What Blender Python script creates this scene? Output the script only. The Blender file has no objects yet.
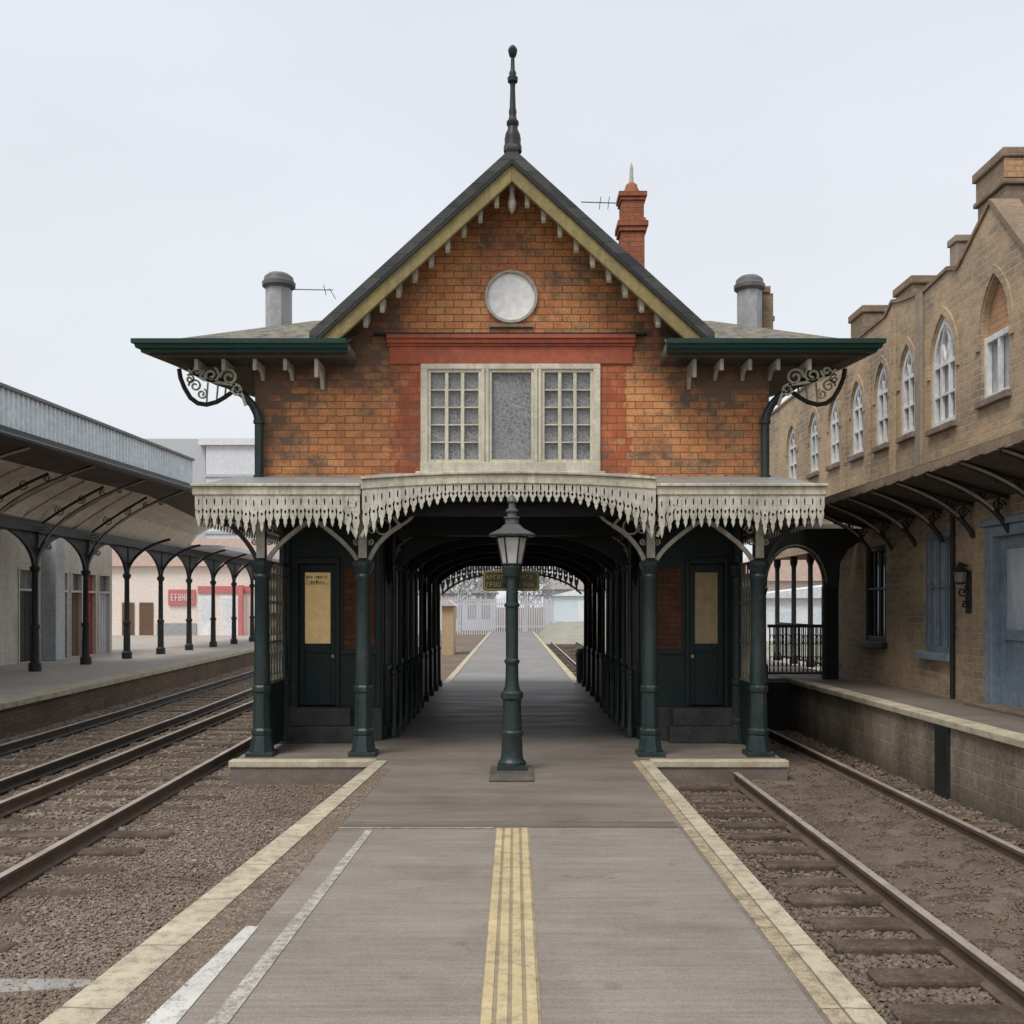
import bpy, bmesh, math, random
import numpy as np
from mathutils import Vector, Matrix
from mathutils.geometry import tessellate_polygon
R = math.radians
rnd = random.Random(7)
sc = bpy.context.scene
C = sc.collection

# ------------------------------------------------------------------ mesh helpers
class B:
    """collects polygons, then becomes one mesh object"""
    def __init__(s): s.v = []; s.f = []
    def add(s, vs, fs):
        n = len(s.v); s.v += [tuple(p) for p in vs]; s.f += [tuple(i + n for i in f) for f in fs]
        return s
    def box(s, x0, x1, y0, y1, z0, z1):
        return s.add([(x0,y0,z0),(x1,y0,z0),(x1,y1,z0),(x0,y1,z0),(x0,y0,z1),(x1,y0,z1),(x1,y1,z1),(x0,y1,z1)],
                     [(0,3,2,1),(4,5,6,7),(0,1,5,4),(1,2,6,5),(2,3,7,6),(3,0,4,7)])
    def plate(s, poly, w0, w1, ax='y', holes=()):
        m = {'y': lambda u,v,w: (u,w,v), 'x': lambda u,v,w: (w,u,v), 'z': lambda u,v,w: (u,v,w)}[ax]
        loops = [list(poly)] + [list(h) for h in holes]
        flat = [p for l in loops for p in l]; n = len(flat)
        vs = [m(u,v,w0) for u,v in flat] + [m(u,v,w1) for u,v in flat]
        fs = []
        if holes:
            for t in tessellate_polygon([[Vector((u,v,0)) for u,v in l] for l in loops]):
                fs.append(tuple(t)); fs.append(tuple(i+n for i in reversed(t)))
        else:
            fs.append(tuple(range(n))); fs.append(tuple(n+i for i in reversed(range(n))))
        k = 0
        for l in loops:
            L = len(l)
            for i in range(L):
                a, b = k+i, k+(i+1) % L
                fs.append((a,b,b+n,a+n))
            k += L
        return s.add(vs, fs)
    def tube(s, pts, r, n=8, caps=True):
        pts = [Vector(p) for p in pts]; m = len(pts)
        rs = r if isinstance(r, (list, tuple)) else [r]*m
        up = None; rings = []
        for i, p in enumerate(pts):
            t = (pts[min(i+1,m-1)] - pts[max(i-1,0)]).normalized()
            if up is None:
                up = Vector((0,0,1)) if abs(t.z) < .9 else Vector((1,0,0))
            sd = t.cross(up)
            if sd.length < 1e-4: sd = t.cross(Vector((0,1,0)))
            sd.normalize(); up = sd.cross(t).normalized()
            rings.append([p + (sd*math.cos(2*math.pi*k/n) + up*math.sin(2*math.pi*k/n))*rs[i] for k in range(n)])
        vs = [q for rg in rings for q in rg]; fs = []
        for i in range(m-1):
            for k in range(n):
                a, b = i*n+k, i*n+(k+1) % n
                fs.append((a,b,b+n,a+n))
        if caps: fs.append(tuple(range(n-1,-1,-1))); fs.append(tuple((m-1)*n+k for k in range(n)))
        return s.add(vs, fs)
    def lathe(s, cx, cy, prof, n=16, rot=0.0):
        vs = [(cx+r*math.cos(rot+2*math.pi*k/n), cy+r*math.sin(rot+2*math.pi*k/n), z) for r, z in prof for k in range(n)]
        fs = [(i*n+k, i*n+(k+1)%n, (i+1)*n+(k+1)%n, (i+1)*n+k) for i in range(len(prof)-1) for k in range(n)]
        fs.append(tuple(range(n-1,-1,-1))); fs.append(tuple((len(prof)-1)*n+k for k in range(n)))
        return s.add(vs, fs)
    def ribbon(s, pts, wid, w0, w1, ax='y'):
        """flat bar following a 2D polyline"""
        P = [Vector((p[0], p[1])) for p in pts]; m = len(P); L = []; Rr = []
        for i in range(m):
            t = (P[min(i+1,m-1)] - P[max(i-1,0)])
            if t.length < 1e-6: t = Vector((1,0))
            t.normalize(); nrm = Vector((-t.y, t.x))
            L.append(P[i] + nrm*wid/2); Rr.append(P[i] - nrm*wid/2)
        m3 = {'y': lambda u,v,w: (u,w,v), 'x': lambda u,v,w: (w,u,v), 'z': lambda u,v,w: (u,v,w)}[ax]
        vs = []
        for i in range(m):
            vs += [m3(L[i].x,L[i].y,w0), m3(Rr[i].x,Rr[i].y,w0), m3(Rr[i].x,Rr[i].y,w1), m3(L[i].x,L[i].y,w1)]
        fs = [(0,1,2,3), tuple(4*(m-1)+k for k in (3,2,1,0))]
        for i in range(m-1):
            for k in range(4):
                a, b = 4*i+k, 4*i+(k+1) % 4
                fs.append((a,b,b+4,a+4))
        return s.add(vs, fs)
    def sweep(s, path, prof):
        """profile [(out, z)] swept along an open xy path; out = right-hand side of the direction"""
        P = [Vector(p) for p in path]; m = len(P); k = len(prof); vs = []
        for i in range(m):
            d0 = (P[i]-P[i-1]).normalized() if i else (P[1]-P[0]).normalized()
            d1 = (P[i+1]-P[i]).normalized() if i < m-1 else d0
            n0 = Vector((d0.y,-d0.x)); n1 = Vector((d1.y,-d1.x)); b = (n0+n1).normalized(); c = max(.3, b.dot(n0))
            vs += [(P[i].x+b.x*o/c, P[i].y+b.y*o/c, z) for o, z in prof]
        fs = [tuple(range(k)), tuple((m-1)*k+j for j in reversed(range(k)))]
        for i in range(m-1):
            for j in range(k):
                a, b = i*k+j, i*k+(j+1) % k
                fs.append((a,b,b+k,a+k))
        return s.add(vs, fs)

def obj(name, b, mat, parent=None, smooth=None, bevel=0):
    me = bpy.data.meshes.new(name)
    me.from_pydata(b.v, [], b.f)
    bm = bmesh.new(); bm.from_mesh(me); bmesh.ops.recalc_face_normals(bm, faces=bm.faces); bm.to_mesh(me); bm.free()
    if smooth is not None:
        me.shade_smooth(); me.set_sharp_from_angle(angle=R(smooth))
    me.materials.append(mat)
    o = bpy.data.objects.new(name, me); C.objects.link(o)
    if bevel:
        md = o.modifiers.new('Bevel', 'BEVEL'); md.width = bevel; md.segments = 2; md.limit_method = 'ANGLE'
    if parent is not None:
        o.parent = parent
        o.matrix_parent_inverse = Matrix.Translation(parent.location).inverted() if parent.type == 'EMPTY' else Matrix()
    return o
def tag(o, label, cat, group=None, kind=None):
    o['label'] = label; o['category'] = cat
    if group: o['group'] = group
    if kind: o['kind'] = kind
    return o
def thing(name, label, cat, loc, group=None, kind=None):
    o = bpy.data.objects.new(name, None); o.empty_display_size = .2; C.objects.link(o); o.location = loc
    return tag(o, label, cat, group, kind)
def lab(o, t): o['label'] = t; return o

# ------------------------------------------------------------------ materials
class N:
    def __init__(s, name):
        s.m = bpy.data.materials.new(name); s.m.use_nodes = True; s.t = s.m.node_tree; s.t.nodes.clear()
        s.out = s.n('ShaderNodeOutputMaterial'); s.bsdf = s.n('ShaderNodeBsdfPrincipled'); s.l(s.bsdf.outputs[0], s.out.inputs[0])
        s.pos = s.n('ShaderNodeNewGeometry')
    def n(s, t, **kw):
        x = s.t.nodes.new(t)
        for k, v in kw.items(): setattr(x, k, v)
        return x
    def l(s, a, b): s.t.links.new(a, b)
    def noise(s, scale=1, detail=4, rough=.55, stretch=None, vec=None):
        v = vec or s.pos.outputs['Position']
        if stretch:
            mp = s.n('ShaderNodeMapping'); s.l(v, mp.inputs[0]); mp.inputs['Scale'].default_value = stretch; v = mp.outputs[0]
        t = s.n('ShaderNodeTexNoise'); s.l(v, t.inputs['Vector'])
        t.inputs['Scale'].default_value = scale; t.inputs['Detail'].default_value = detail; t.inputs['Roughness'].default_value = rough
        return t.outputs[0]
    def ramp(s, fac, stops, interp='LINEAR'):
        r = s.n('ShaderNodeValToRGB'); r.color_ramp.interpolation = interp
        while len(r.color_ramp.elements) > len(stops): r.color_ramp.elements.remove(r.color_ramp.elements[-1])
        while len(r.color_ramp.elements) < len(stops): r.color_ramp.elements.new(.5)
        for e, (p, c) in zip(r.color_ramp.elements, stops):
            e.position = p; e.color = (c, c, c, 1) if isinstance(c, (int, float)) else (*c, 1)
        s.l(fac, r.inputs[0]); return r.outputs[0]
    def mix(s, fac, a, b, mode='MIX'):
        x = s.n('ShaderNodeMix', data_type='RGBA', blend_type=mode)
        for i_, val in ((0, fac), (6, a), (7, b)):
            inp = x.inputs[i_]
            if isinstance(val, (int, float)) and i_ == 0: inp.default_value = val
            elif isinstance(val, (int, float)): inp.default_value = (val, val, val, 1)
            elif isinstance(val, tuple): inp.default_value = (*val, 1)
            else: s.l(val, inp)
        return x.outputs[2]
    def math(s, op, a, b=0.0, c=None):
        x = s.n('ShaderNodeMath', operation=op)
        for i, v in enumerate((a, b) if c is None else (a, b, c)):
            if isinstance(v, (int, float)): x.inputs[i].default_value = v
            else: s.l(v, x.inputs[i])
        return x.outputs[0]
    def sep(s):
        x = s.n('ShaderNodeSeparateXYZ'); s.l(s.pos.outputs['Position'], x.inputs[0]); return x.outputs
    def bump(s, h, strength=.3, dist=.01):
        b = s.n('ShaderNodeBump'); b.inputs['Strength'].default_value = strength; b.inputs['Distance'].default_value = dist
        s.l(h, b.inputs['Height']); s.l(b.outputs[0], s.bsdf.inputs['Normal'])
    def set(s, col=None, rough=.8, metal=0, spec=.3):
        i = s.bsdf.inputs
        if col is not None:
            if isinstance(col, tuple): i['Base Color'].default_value = (*col, 1)
            else: s.l(col, i['Base Color'])
        if isinstance(rough, (int, float)): i['Roughness'].default_value = rough
        else: s.l(rough, i['Roughness'])
        i['Metallic'].default_value = metal; i['Specular IOR Level'].default_value = spec
        return s.m

def sc3(c, k): return tuple(x*k for x in c)
def paint(name, col, dirt, rough=.6, amount=.5, bump=.15, streak=True, fine=26, spec=.3, chip=None, chip_at=.64):
    n = N(name)
    big = n.noise(1.7, 5, .65, stretch=(1,1,.35) if streak else None)
    sm = n.noise(fine, 4, .7)
    f = n.ramp(n.math('ADD', n.math('MULTIPLY', big, .62), n.math('MULTIPLY', sm, .38)), [(.50-.24*amount, 0), (.72-.10*amount, 1)])
    c = n.mix(n.math('MULTIPLY', f, .85), col, dirt)
    c = n.mix(1.0, c, n.ramp(n.noise(9, 3), [(.3, .84), (.7, 1.1)]), 'MULTIPLY')
    if chip:
        dr = n.noise(11, 5, .6, stretch=(1,1,.07))
        c = n.mix(n.math('MULTIPLY', n.ramp(dr, [(.50, 0), (.66, 1)]), .55), c, dirt)
        ck = n.math('ADD', n.math('MULTIPLY', n.noise(38, 6, .75), .7), n.math('MULTIPLY', n.noise(4, 4), .3))
        c = n.mix(n.ramp(ck, [(chip_at-.07, 0), (chip_at-.03, .9)]), c, chip)
    n.bump(n.math('ADD', sm, n.noise(90, 2)), bump, .004)
    return n.set(c, n.ramp(sm, [(.3, max(0.05, rough-.15)), (.7, min(1, rough+.12))]), 0, spec)

def brick(name, cols, mortar, bw=.27, rh=.125, ms=.009, stain=(.05,.04,.035), stain_pos=(.52,.68), stain_amt=.85, eave=None, bump=.5, redzone=None):
    n = N(name); x, y, z = n.sep()
    nx = n.n('ShaderNodeSeparateXYZ'); n.l(n.pos.outputs['True Normal'], nx.inputs[0])
    side = n.math('GREATER_THAN', n.math('ABSOLUTE', nx.outputs[0]), .6)
    u = n.math('ADD', n.math('MULTIPLY', y, side), n.math('MULTIPLY', x, n.math('SUBTRACT', 1.0, side)))
    cb = n.n('ShaderNodeCombineXYZ'); n.l(n.math('ADD', u, 50.0), cb.inputs[0]); n.l(n.math('ADD', z, 20.0), cb.inputs[1])
    wob = n.noise(2.2, 3); wv = n.n('ShaderNodeVectorMath', operation='SCALE')
    off = n.n('ShaderNodeTexNoise'); n.l(n.pos.outputs['Position'], off.inputs['Vector']); off.inputs['Scale'].default_value = 14
    n.l(off.outputs['Color'], wv.inputs[0]); wv.inputs['Scale'].default_value = .016
    ad = n.n('ShaderNodeVectorMath', operation='ADD'); n.l(cb.outputs[0], ad.inputs[0]); n.l(wv.outputs[0], ad.inputs[1])
    bt = n.n('ShaderNodeTexBrick'); n.l(ad.outputs[0], bt.inputs['Vector'])
    bt.inputs['Scale'].default_value = 1; bt.inputs['Brick Width'].default_value = bw; bt.inputs['Row Height'].default_value = rh
    bt.inputs['Mortar Size'].default_value = ms; bt.inputs['Mortar Smooth'].default_value = .3; bt.inputs['Bias'].default_value = 0
    bt.inputs['Color1'].default_value = (0,0,0,1); bt.inputs['Color2'].default_value = (1,1,1,1); bt.inputs['Mortar'].default_value = (.5,.5,.5,1)
    per = n.math('ADD', n.math('MULTIPLY', bt.outputs['Color'], .42), n.math('MULTIPLY', n.ramp(n.math('ADD', n.math('MULTIPLY', n.noise(.9, 5, .65), .7), n.math('MULTIPLY', n.noise(7, 4, .7), .3)), [(.34, 0), (.66, 1)]), .58))
    k = len(cols)
    c = n.ramp(per, [(.1 + .8*i/(k-1), cc) for i, cc in enumerate(cols)])
    c = n.mix(1.0, c, n.ramp(n.noise(30, 5, .7), [(.3, .68), (.7, 1.22)]), 'MULTIPLY')
    if redzone:
        xa, xb, za, zb = redzone; e = n.math('ADD', n.math('MULTIPLY', n.math('SUBTRACT', n.noise(5, 5, .7), .5), .55), n.math('MULTIPLY', n.math('SUBTRACT', bt.outputs['Color'], .5), .25))
        def lim(v, lo, hi): return n.math('MULTIPLY', n.math('GREATER_THAN', n.math('ADD', v, e), lo), n.math('LESS_THAN', n.math('ADD', v, e), hi))
        mk = n.math('MULTIPLY', lim(x, xa, xb), n.math('MULTIPLY', n.math('GREATER_THAN', z, za), n.math('LESS_THAN', z, zb)))
        rc = n.ramp(per, [(.1, (.26,.07,.04)), (.5, (.44,.115,.055)), (.9, (.52,.17,.08))])
        c = n.mix(n.math('MULTIPLY', mk, n.ramp(n.noise(3, 5, .7), [(.30, .35), (.48, .95)])), c, rc)
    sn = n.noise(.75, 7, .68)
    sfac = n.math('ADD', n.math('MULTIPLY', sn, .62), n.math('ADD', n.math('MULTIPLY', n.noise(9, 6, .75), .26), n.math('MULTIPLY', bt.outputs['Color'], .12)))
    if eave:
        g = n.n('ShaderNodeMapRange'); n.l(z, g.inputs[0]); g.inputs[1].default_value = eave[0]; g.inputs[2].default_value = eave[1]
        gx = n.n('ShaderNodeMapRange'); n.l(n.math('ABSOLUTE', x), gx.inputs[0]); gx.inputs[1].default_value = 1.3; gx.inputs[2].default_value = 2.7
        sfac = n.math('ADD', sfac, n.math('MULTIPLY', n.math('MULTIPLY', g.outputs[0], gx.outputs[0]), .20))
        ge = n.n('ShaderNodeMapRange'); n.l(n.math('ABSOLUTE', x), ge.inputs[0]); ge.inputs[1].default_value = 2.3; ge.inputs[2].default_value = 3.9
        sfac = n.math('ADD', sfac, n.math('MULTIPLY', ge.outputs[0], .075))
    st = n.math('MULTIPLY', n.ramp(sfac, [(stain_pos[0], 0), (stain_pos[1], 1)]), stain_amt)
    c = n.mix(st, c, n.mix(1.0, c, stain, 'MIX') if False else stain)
    mc = n.mix(n.noise(5, 4), mortar, sc3(mortar, .45))
    c = n.mix(bt.outputs['Fac'], c, mc)
    h = n.math('SUBTRACT', n.math('ADD', n.math('MULTIPLY', n.noise(45, 4, .7), .35), n.math('MULTIPLY', bt.outputs['Color'], .25)), bt.outputs['Fac'])
    n.bump(h, bump, .012)
    return n.set(c, .9, 0, .2)

def asphalt(name, cols, streak, rough=(.55,.8), grit=160, bump=.25):
    n = N(name)
    a = n.noise(.9, 6, .62, stretch=streak); b = n.noise(grit, 3, .7); s2 = n.noise(6, 5, .7, stretch=streak); big = n.noise(.55, 4, .6)
    f = n.math('ADD', n.math('ADD', n.math('MULTIPLY', a, .45), n.math('MULTIPLY', s2, .3)), n.math('MULTIPLY', big, .25))
    c = n.ramp(f, [(.34, cols[0]), (.5, cols[1]), (.66, cols[2])])
    c = n.mix(1.0, c, n.ramp(b, [(.3, .72), (.7, 1.26)]), 'MULTIPLY')
    c = n.mix(1.0, c, n.ramp(n.noise(1.0, 5, .7, stretch=(.9,26,1)), [(.32, .84), (.68, 1.12)]), 'MULTIPLY')
    c = n.mix(1.0, c, n.ramp(n.noise(55, 4, .8), [(.3, .80), (.7, 1.16)]), 'MULTIPLY')
    c = n.mix(n.ramp(n.noise(.9, 6, .72), [(.52, 0), (.66, .38)]), c, sc3(cols[0], .75))
    sp = n.n('ShaderNodeTexVoronoi'); n.l(n.pos.outputs['Position'], sp.inputs['Vector']); sp.inputs['Scale'].default_value = 2.1
    c = n.mix(n.ramp(n.math('ADD', sp.outputs[0], n.math('MULTIPLY', n.noise(3, 5), .25)), [(.16, .35), (.24, 0)]), c, sc3(cols[0], .6))
    ce = n.n('ShaderNodeTexVoronoi', feature='DISTANCE_TO_EDGE'); wv = n.n('ShaderNodeVectorMath', operation='MULTIPLY_ADD')
    dn = n.n('ShaderNodeTexNoise'); n.l(n.pos.outputs['Position'], dn.inputs['Vector']); dn.inputs['Scale'].default_value = 2.2; dn.inputs['Detail'].default_value = 6
    n.l(dn.outputs['Color'], wv.inputs[0]); wv.inputs[1].default_value = (.7,.7,.7); n.l(n.pos.outputs['Position'], wv.inputs[2]); n.l(wv.outputs[0], ce.inputs['Vector']); ce.inputs['Scale'].default_value = .42
    crack = n.math('MULTIPLY', n.ramp(ce.outputs[0], [(.0, 1), (.0045, 0)]), n.ramp(n.noise(.8, 3), [(.5, 0), (.62, .55)]))
    c = n.mix(crack, c, sc3(cols[0], .4))
    pt = n.ramp(n.noise(.5, 2, .4, stretch=(1.3,.6,1)), [(.56, 0), (.575, .35)])
    c = n.mix(pt, c, n.mix(1.0, c, .82, 'MULTIPLY'))
    n.bump(n.math('ADD', b, n.noise(50, 3)), bump, .006)
    return n.set(c, n.ramp(f, [(.35, rough[0]), (.62, rough[1])]), 0, .35)

def marking(name, col, under, worn=.45, scale=9, joints=False):
    n = N(name)
    f = n.math('ADD', n.math('MULTIPLY', n.noise(scale, 6, .75), .6), n.math('MULTIPLY', n.noise(85, 3, .7), .4))
    f = n.ramp(f, [(worn-.06, 1), (worn+.08, 0)])
    c = n.mix(f, col, under); c = n.mix(1.0, c, n.ramp(n.noise(2.5, 5), [(.3, .78), (.7, 1.1)]), 'MULTIPLY')
    x, y, z = n.sep()
    j = n.math('LESS_THAN', n.math('MODULO', n.math('ADD', n.math('ADD', y, 30.0), n.math('MULTIPLY', n.noise(7, 2), .05)), .92), .016)
    if joints: c = n.mix(n.math('MULTIPLY', j, .75), c, sc3(under, .5))
    n.bump(n.noise(140, 3), .25, .004)
    return n.set(c, .75)

def stone(name, cols, dist=1.0, bump=.5, scale=3.0):
    n = N(name)
    f = n.math('ADD', n.math('MULTIPLY', n.noise(scale, 6, .65), .6), n.math('MULTIPLY', n.noise(40, 4, .7), .4))
    c = n.ramp(f, [(.34, cols[0]), (.5, cols[1]), (.64, cols[2])])
    n.bump(n.math('ADD', n.noise(25, 5, .7), n.noise(110, 3)), bump, .01)
    return n.set(c, .9, 0, .2)

M = {}
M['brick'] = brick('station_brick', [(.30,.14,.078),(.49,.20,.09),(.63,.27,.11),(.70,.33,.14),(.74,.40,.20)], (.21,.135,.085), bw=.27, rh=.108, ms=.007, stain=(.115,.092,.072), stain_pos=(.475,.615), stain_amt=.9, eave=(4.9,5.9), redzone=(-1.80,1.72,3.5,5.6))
M['red_brick'] = brick('red_painted_brick', [(.32,.095,.055),(.44,.12,.06),(.50,.15,.07),(.50,.20,.09)], (.15,.08,.06), bw=.30, rh=.118, ms=.007, stain=(.13,.085,.06), stain_pos=(.50,.68), stain_amt=.6)
M['terrace_brick'] = brick('terrace_brick', [(.28,.20,.13),(.46,.33,.21),(.57,.41,.255),(.63,.44,.265),(.68,.47,.28)], (.62,.53,.42), bw=.29, rh=.105, ms=.010, stain=(.20,.165,.13), stain_pos=(.45,.60), stain_amt=.85, bump=.8)
M['dark_brick'] = brick('infill_brick', [(.09,.045,.028),(.17,.07,.04),(.22,.09,.05)], (.09,.065,.05), bw=.22, rh=.085, ms=.008)
M['stack_brick'] = brick('chimney_brick', [(.20,.075,.045),(.34,.11,.06),(.42,.15,.08)], (.2,.14,.1), bw=.22, rh=.085, ms=.008)
M['grey_brick'] = brick('weathered_stack_brick', [(.19,.14,.10),(.30,.22,.155),(.36,.25,.165)], (.30,.25,.19), bw=.24, rh=.085, ms=.008, stain_amt=.5)
M['red_render'] = paint('red_painted_render', (.46,.115,.058), (.27,.10,.065), .75, .5, .3, streak=False)
M['green'] = paint('deep_green_iron_paint', (.008,.026,.027), (.040,.052,.050), .45, .5, .25, spec=.4, chip=(.085,.075,.06))
M['gutter_green'] = paint('gutter_green_paint', (.010,.048,.038), (.02,.035,.03), .4, .3, .15)
M['wood_green'] = paint('dark_green_joinery_paint', (.012,.030,.029), (.022,.028,.026), .5, .5, .2, chip=(.06,.055,.045), chip_at=.67)
M['black_iron'] = paint('blackened_iron', (.018,.021,.023), (.045,.042,.038), .5, .4, .2)
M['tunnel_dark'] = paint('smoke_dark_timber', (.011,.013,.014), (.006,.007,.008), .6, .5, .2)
M['cream'] = paint('weathered_cream_paint', (.67,.62,.48), (.28,.25,.2), .65, .45, .2, chip=(.2,.18,.14), chip_at=.65)
M['cream_valance'] = paint('grimy_cream_valance_paint', (.72,.70,.60), (.26,.24,.19), .7, .55, .25, fine=40, chip=(.16,.15,.12), chip_at=.63)
M['cream_rib'] = paint('worn_cream_rib_paint', (.52,.50,.40), (.10,.10,.085), .7, .5, .3, fine=45)
M['window_cream'] = paint('window_cream_paint', (.68,.63,.51), (.38,.34,.26), .6, .35, .15, chip=(.28,.24,.18), chip_at=.66)
M['olive'] = paint('olive_bargeboard_paint', (.32,.255,.10), (.17,.14,.07), .65, .5, .2, chip=(.12,.10,.07), chip_at=.65)
M['soffit'] = paint('brown_soffit_boards', (.12,.095,.07), (.06,.048,.038), .75, .5, .25)
M['white_frame'] = paint('white_window_paint', (.76,.77,.76), (.45,.44,.42), .55, .25, .1)
M['blue_wood'] = paint('faded_blue_timber', (.27,.335,.40), (.15,.185,.22), .6, .45, .2)
M['lead'] = paint('lead_roofing', (.30,.31,.30), (.17,.17,.16), .5, .5, .2, streak=False)
M['grey_metal'] = paint('grey_vent_metal', (.42,.42,.44), (.27,.27,.28), .45, .4, .15)
M['grey_cap'] = paint('dark_grey_vent_cap', (.17,.17,.17), (.10,.10,.10), .5, .4, .2)
M['orange_brick'] = brick('worn_orange_brick', [(.40,.22,.125),(.52,.29,.155),(.58,.34,.19)], (.42,.34,.26), bw=.24, rh=.085, ms=.009, stain=(.25,.18,.13))
M['dull_cream'] = paint('sooty_cream_lattice_paint', (.25,.235,.18), (.06,.058,.048), .7, .6, .3, fine=45)
M['left_paving'] = asphalt('left_platform_paving', [(.32,.28,.245),(.42,.375,.33),(.50,.45,.40)], (1,1,1), (.5,.8))
M['lamp_hood'] = paint('dark_grey_lamp_hood', (.115,.12,.125), (.06,.06,.06), .42, .5, .2)
M['terracotta'] = paint('terracotta', (.36,.12,.06), (.18,.07,.045), .8, .4, .3)
M['galvanised'] = paint('pale_blue_cladding', (.80,.86,.88), (.62,.68,.70), .5, .4, .1)
M['beige_plaster'] = paint('beige_cove_plaster', (.74,.66,.55), (.54,.47,.385), .85, .4, .2)
M['facade'] = paint('grimy_beige_facade', (.56,.52,.45), (.38,.34,.28), .85, .5, .2)
M['stone_plinth'] = stone('dark_stone_plinth', [(.030,.031,.032),(.06,.06,.06),(.085,.082,.078)])
M['coping'] = stone('pale_coping_stone', [(.26,.22,.15),(.46,.41,.30),(.60,.54,.41)])
M['ledge'] = stone('grey_stone_ledge', [(.14,.11,.09),(.24,.19,.16),(.33,.27,.22)])
M['rust'] = paint('rusty_rail_steel', (.15,.105,.078), (.08,.06,.047), .7, .5, .3)
M['dark_rail'] = paint('dark_rail_steel', (.085,.07,.058), (.035,.028,.023), .6, .5, .3)
M['rail_top'] = paint('worn_rail_head', (.42,.37,.32), (.23,.175,.135), .4, .4, .1)
M['sleeper'] = stone('old_timber_sleeper', [(.040,.029,.022),(.10,.075,.057),(.18,.142,.112)])
M['bin'] = paint('black_bin_plastic', (.02,.021,.022), (.04,.04,.04), .5, .3, .1)
M['sign_board'] = paint('dark_olive_sign_enamel', (.030,.030,.012), (.05,.05,.02), .4, .3, .1)
M['sign_letter'] = paint('yellow_sign_lettering', (.24,.19,.05), (.11,.09,.03), .5, .4, .1)
M['blind'] = paint('yellow_door_blind', (.85,.62,.27), (.66,.47,.19), .6, .35, .08, streak=False)
_bn = M['blind'].node_tree.nodes; _bb = next(q for q in _bn if q.type == 'BSDF_PRINCIPLED'); _bb.inputs['Emission Color'].default_value = (1,.72,.34,1); _bb.inputs['Emission Strength'].default_value = .13   # faint glow added to brighten the blind, standing in for a lit room
M['blind_dim'] = paint('dull_door_blind', (.50,.39,.22), (.38,.29,.16), .6, .35, .08, streak=False)
M['white_panel'] = paint('white_enamel_panel', (.92,.92,.90), (.80,.80,.78), .5, .1, .05, streak=False)
M['ring'] = paint('pale_stone_ring', (.52,.49,.42), (.28,.26,.22), .7, .5, .3)
M['hood_stone'] = stone('hood_mould_stone', [(.22,.18,.14),(.34,.28,.22),(.42,.35,.28)])
M['brown_door'] = paint('brown_door_paint', (.17,.105,.065), (.09,.06,.04), .6, .4, .15)
M['red_door'] = paint('red_door_paint', (.38,.045,.035), (.2,.04,.035), .55, .3, .1)
M['pale_door'] = paint('pale_grey_shutter_paint', (.48,.50,.51), (.33,.34,.35), .6, .4, .1)
M['teal_door'] = paint('dull_teal_door_paint', (.10,.135,.145), (.06,.08,.085), .55, .4, .1)
M['dark_door'] = paint('dark_doorway_paint', (.035,.036,.036), (.06,.058,.055), .5, .4, .1)

def slates():
    n = N('dark_roof_slates'); x, y, z = n.sep()
    cb = n.n('ShaderNodeCombineXYZ'); n.l(n.math('ADD', y, 40.0), cb.inputs[0]); n.l(n.math('ADD', n.math('MULTIPLY', z, 1.5), 30.0), cb.inputs[1])
    bt = n.n('ShaderNodeTexBrick'); n.l(cb.outputs[0], bt.inputs['Vector']); bt.inputs['Scale'].default_value = 1
    bt.inputs['Brick Width'].default_value = .3; bt.inputs['Row Height'].default_value = .25; bt.inputs['Mortar Size'].default_value = .006
    bt.inputs['Color1'].default_value = (.035,.038,.042,1); bt.inputs['Color2'].default_value = (.075,.078,.08,1); bt.inputs['Mortar'].default_value = (.015,.015,.015,1)
    c = n.mix(n.math('MULTIPLY', n.ramp(n.noise(3, 6, .7), [(.45, 0), (.7, 1)]), .6), bt.outputs['Color'], (.11,.105,.085))
    n.bump(n.math('SUBTRACT', n.noise(30, 4), bt.outputs['Fac']), .5, .01)
    return n.set(c, .7, 0, .3)
M['slate'] = slates()
def low_roof():
    n = N('lichened_low_roof')
    f = n.noise(7, 6, .7)
    c = n.ramp(f, [(.35, (.10,.092,.075)), (.5, (.19,.175,.14)), (.65, (.27,.245,.19))])
    n.bump(n.noise(35, 5, .7), .6, .015)
    return n.set(c, .9, 0, .2)
M['low_roof'] = low_roof()

def obscured():
    n = N('lace_curtained_glass')
    v = n.n('ShaderNodeTexVoronoi', feature='DISTANCE_TO_EDGE'); 
    mp = n.n('ShaderNodeMapping'); n.l(n.pos.outputs['Position'], mp.inputs[0]); mp.inputs['Scale'].default_value = (1,.01,1)
    dn = n.n('ShaderNodeTexNoise'); n.l(mp.outputs[0], dn.inputs['Vector']); dn.inputs['Scale'].default_value = 5
    ad = n.n('ShaderNodeVectorMath', operation='MULTIPLY_ADD'); n.l(dn.outputs['Color'], ad.inputs[0]); ad.inputs[1].default_value = (.25,.25,.25); n.l(mp.outputs[0], ad.inputs[2])
    n.l(ad.outputs[0], v.inputs['Vector']); v.inputs['Scale'].default_value = 15
    c = n.ramp(v.outputs[0], [(.0, (.36,.365,.355)), (.06, (.20,.205,.21)), (.35, (.13,.135,.14))])
    c = n.mix(n.ramp(n.noise(2.0, 5), [(.4, 0), (.7, .5)]), c, (.28,.28,.28))
    n.bump(v.outputs[0], .2, .004)
    return n.set(c, .22, 0, .5)
M['lace'] = obscured()
def glass(name, dark, light, sc_=.9):
    n = N(name); c = n.ramp(n.noise(sc_, 4, .6, stretch=(1,1,.5)), [(.38, dark), (.62, light)])
    n.bump(n.noise(3, 2), .04, .02)
    return n.set(c, .08, 0, .55)
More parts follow.
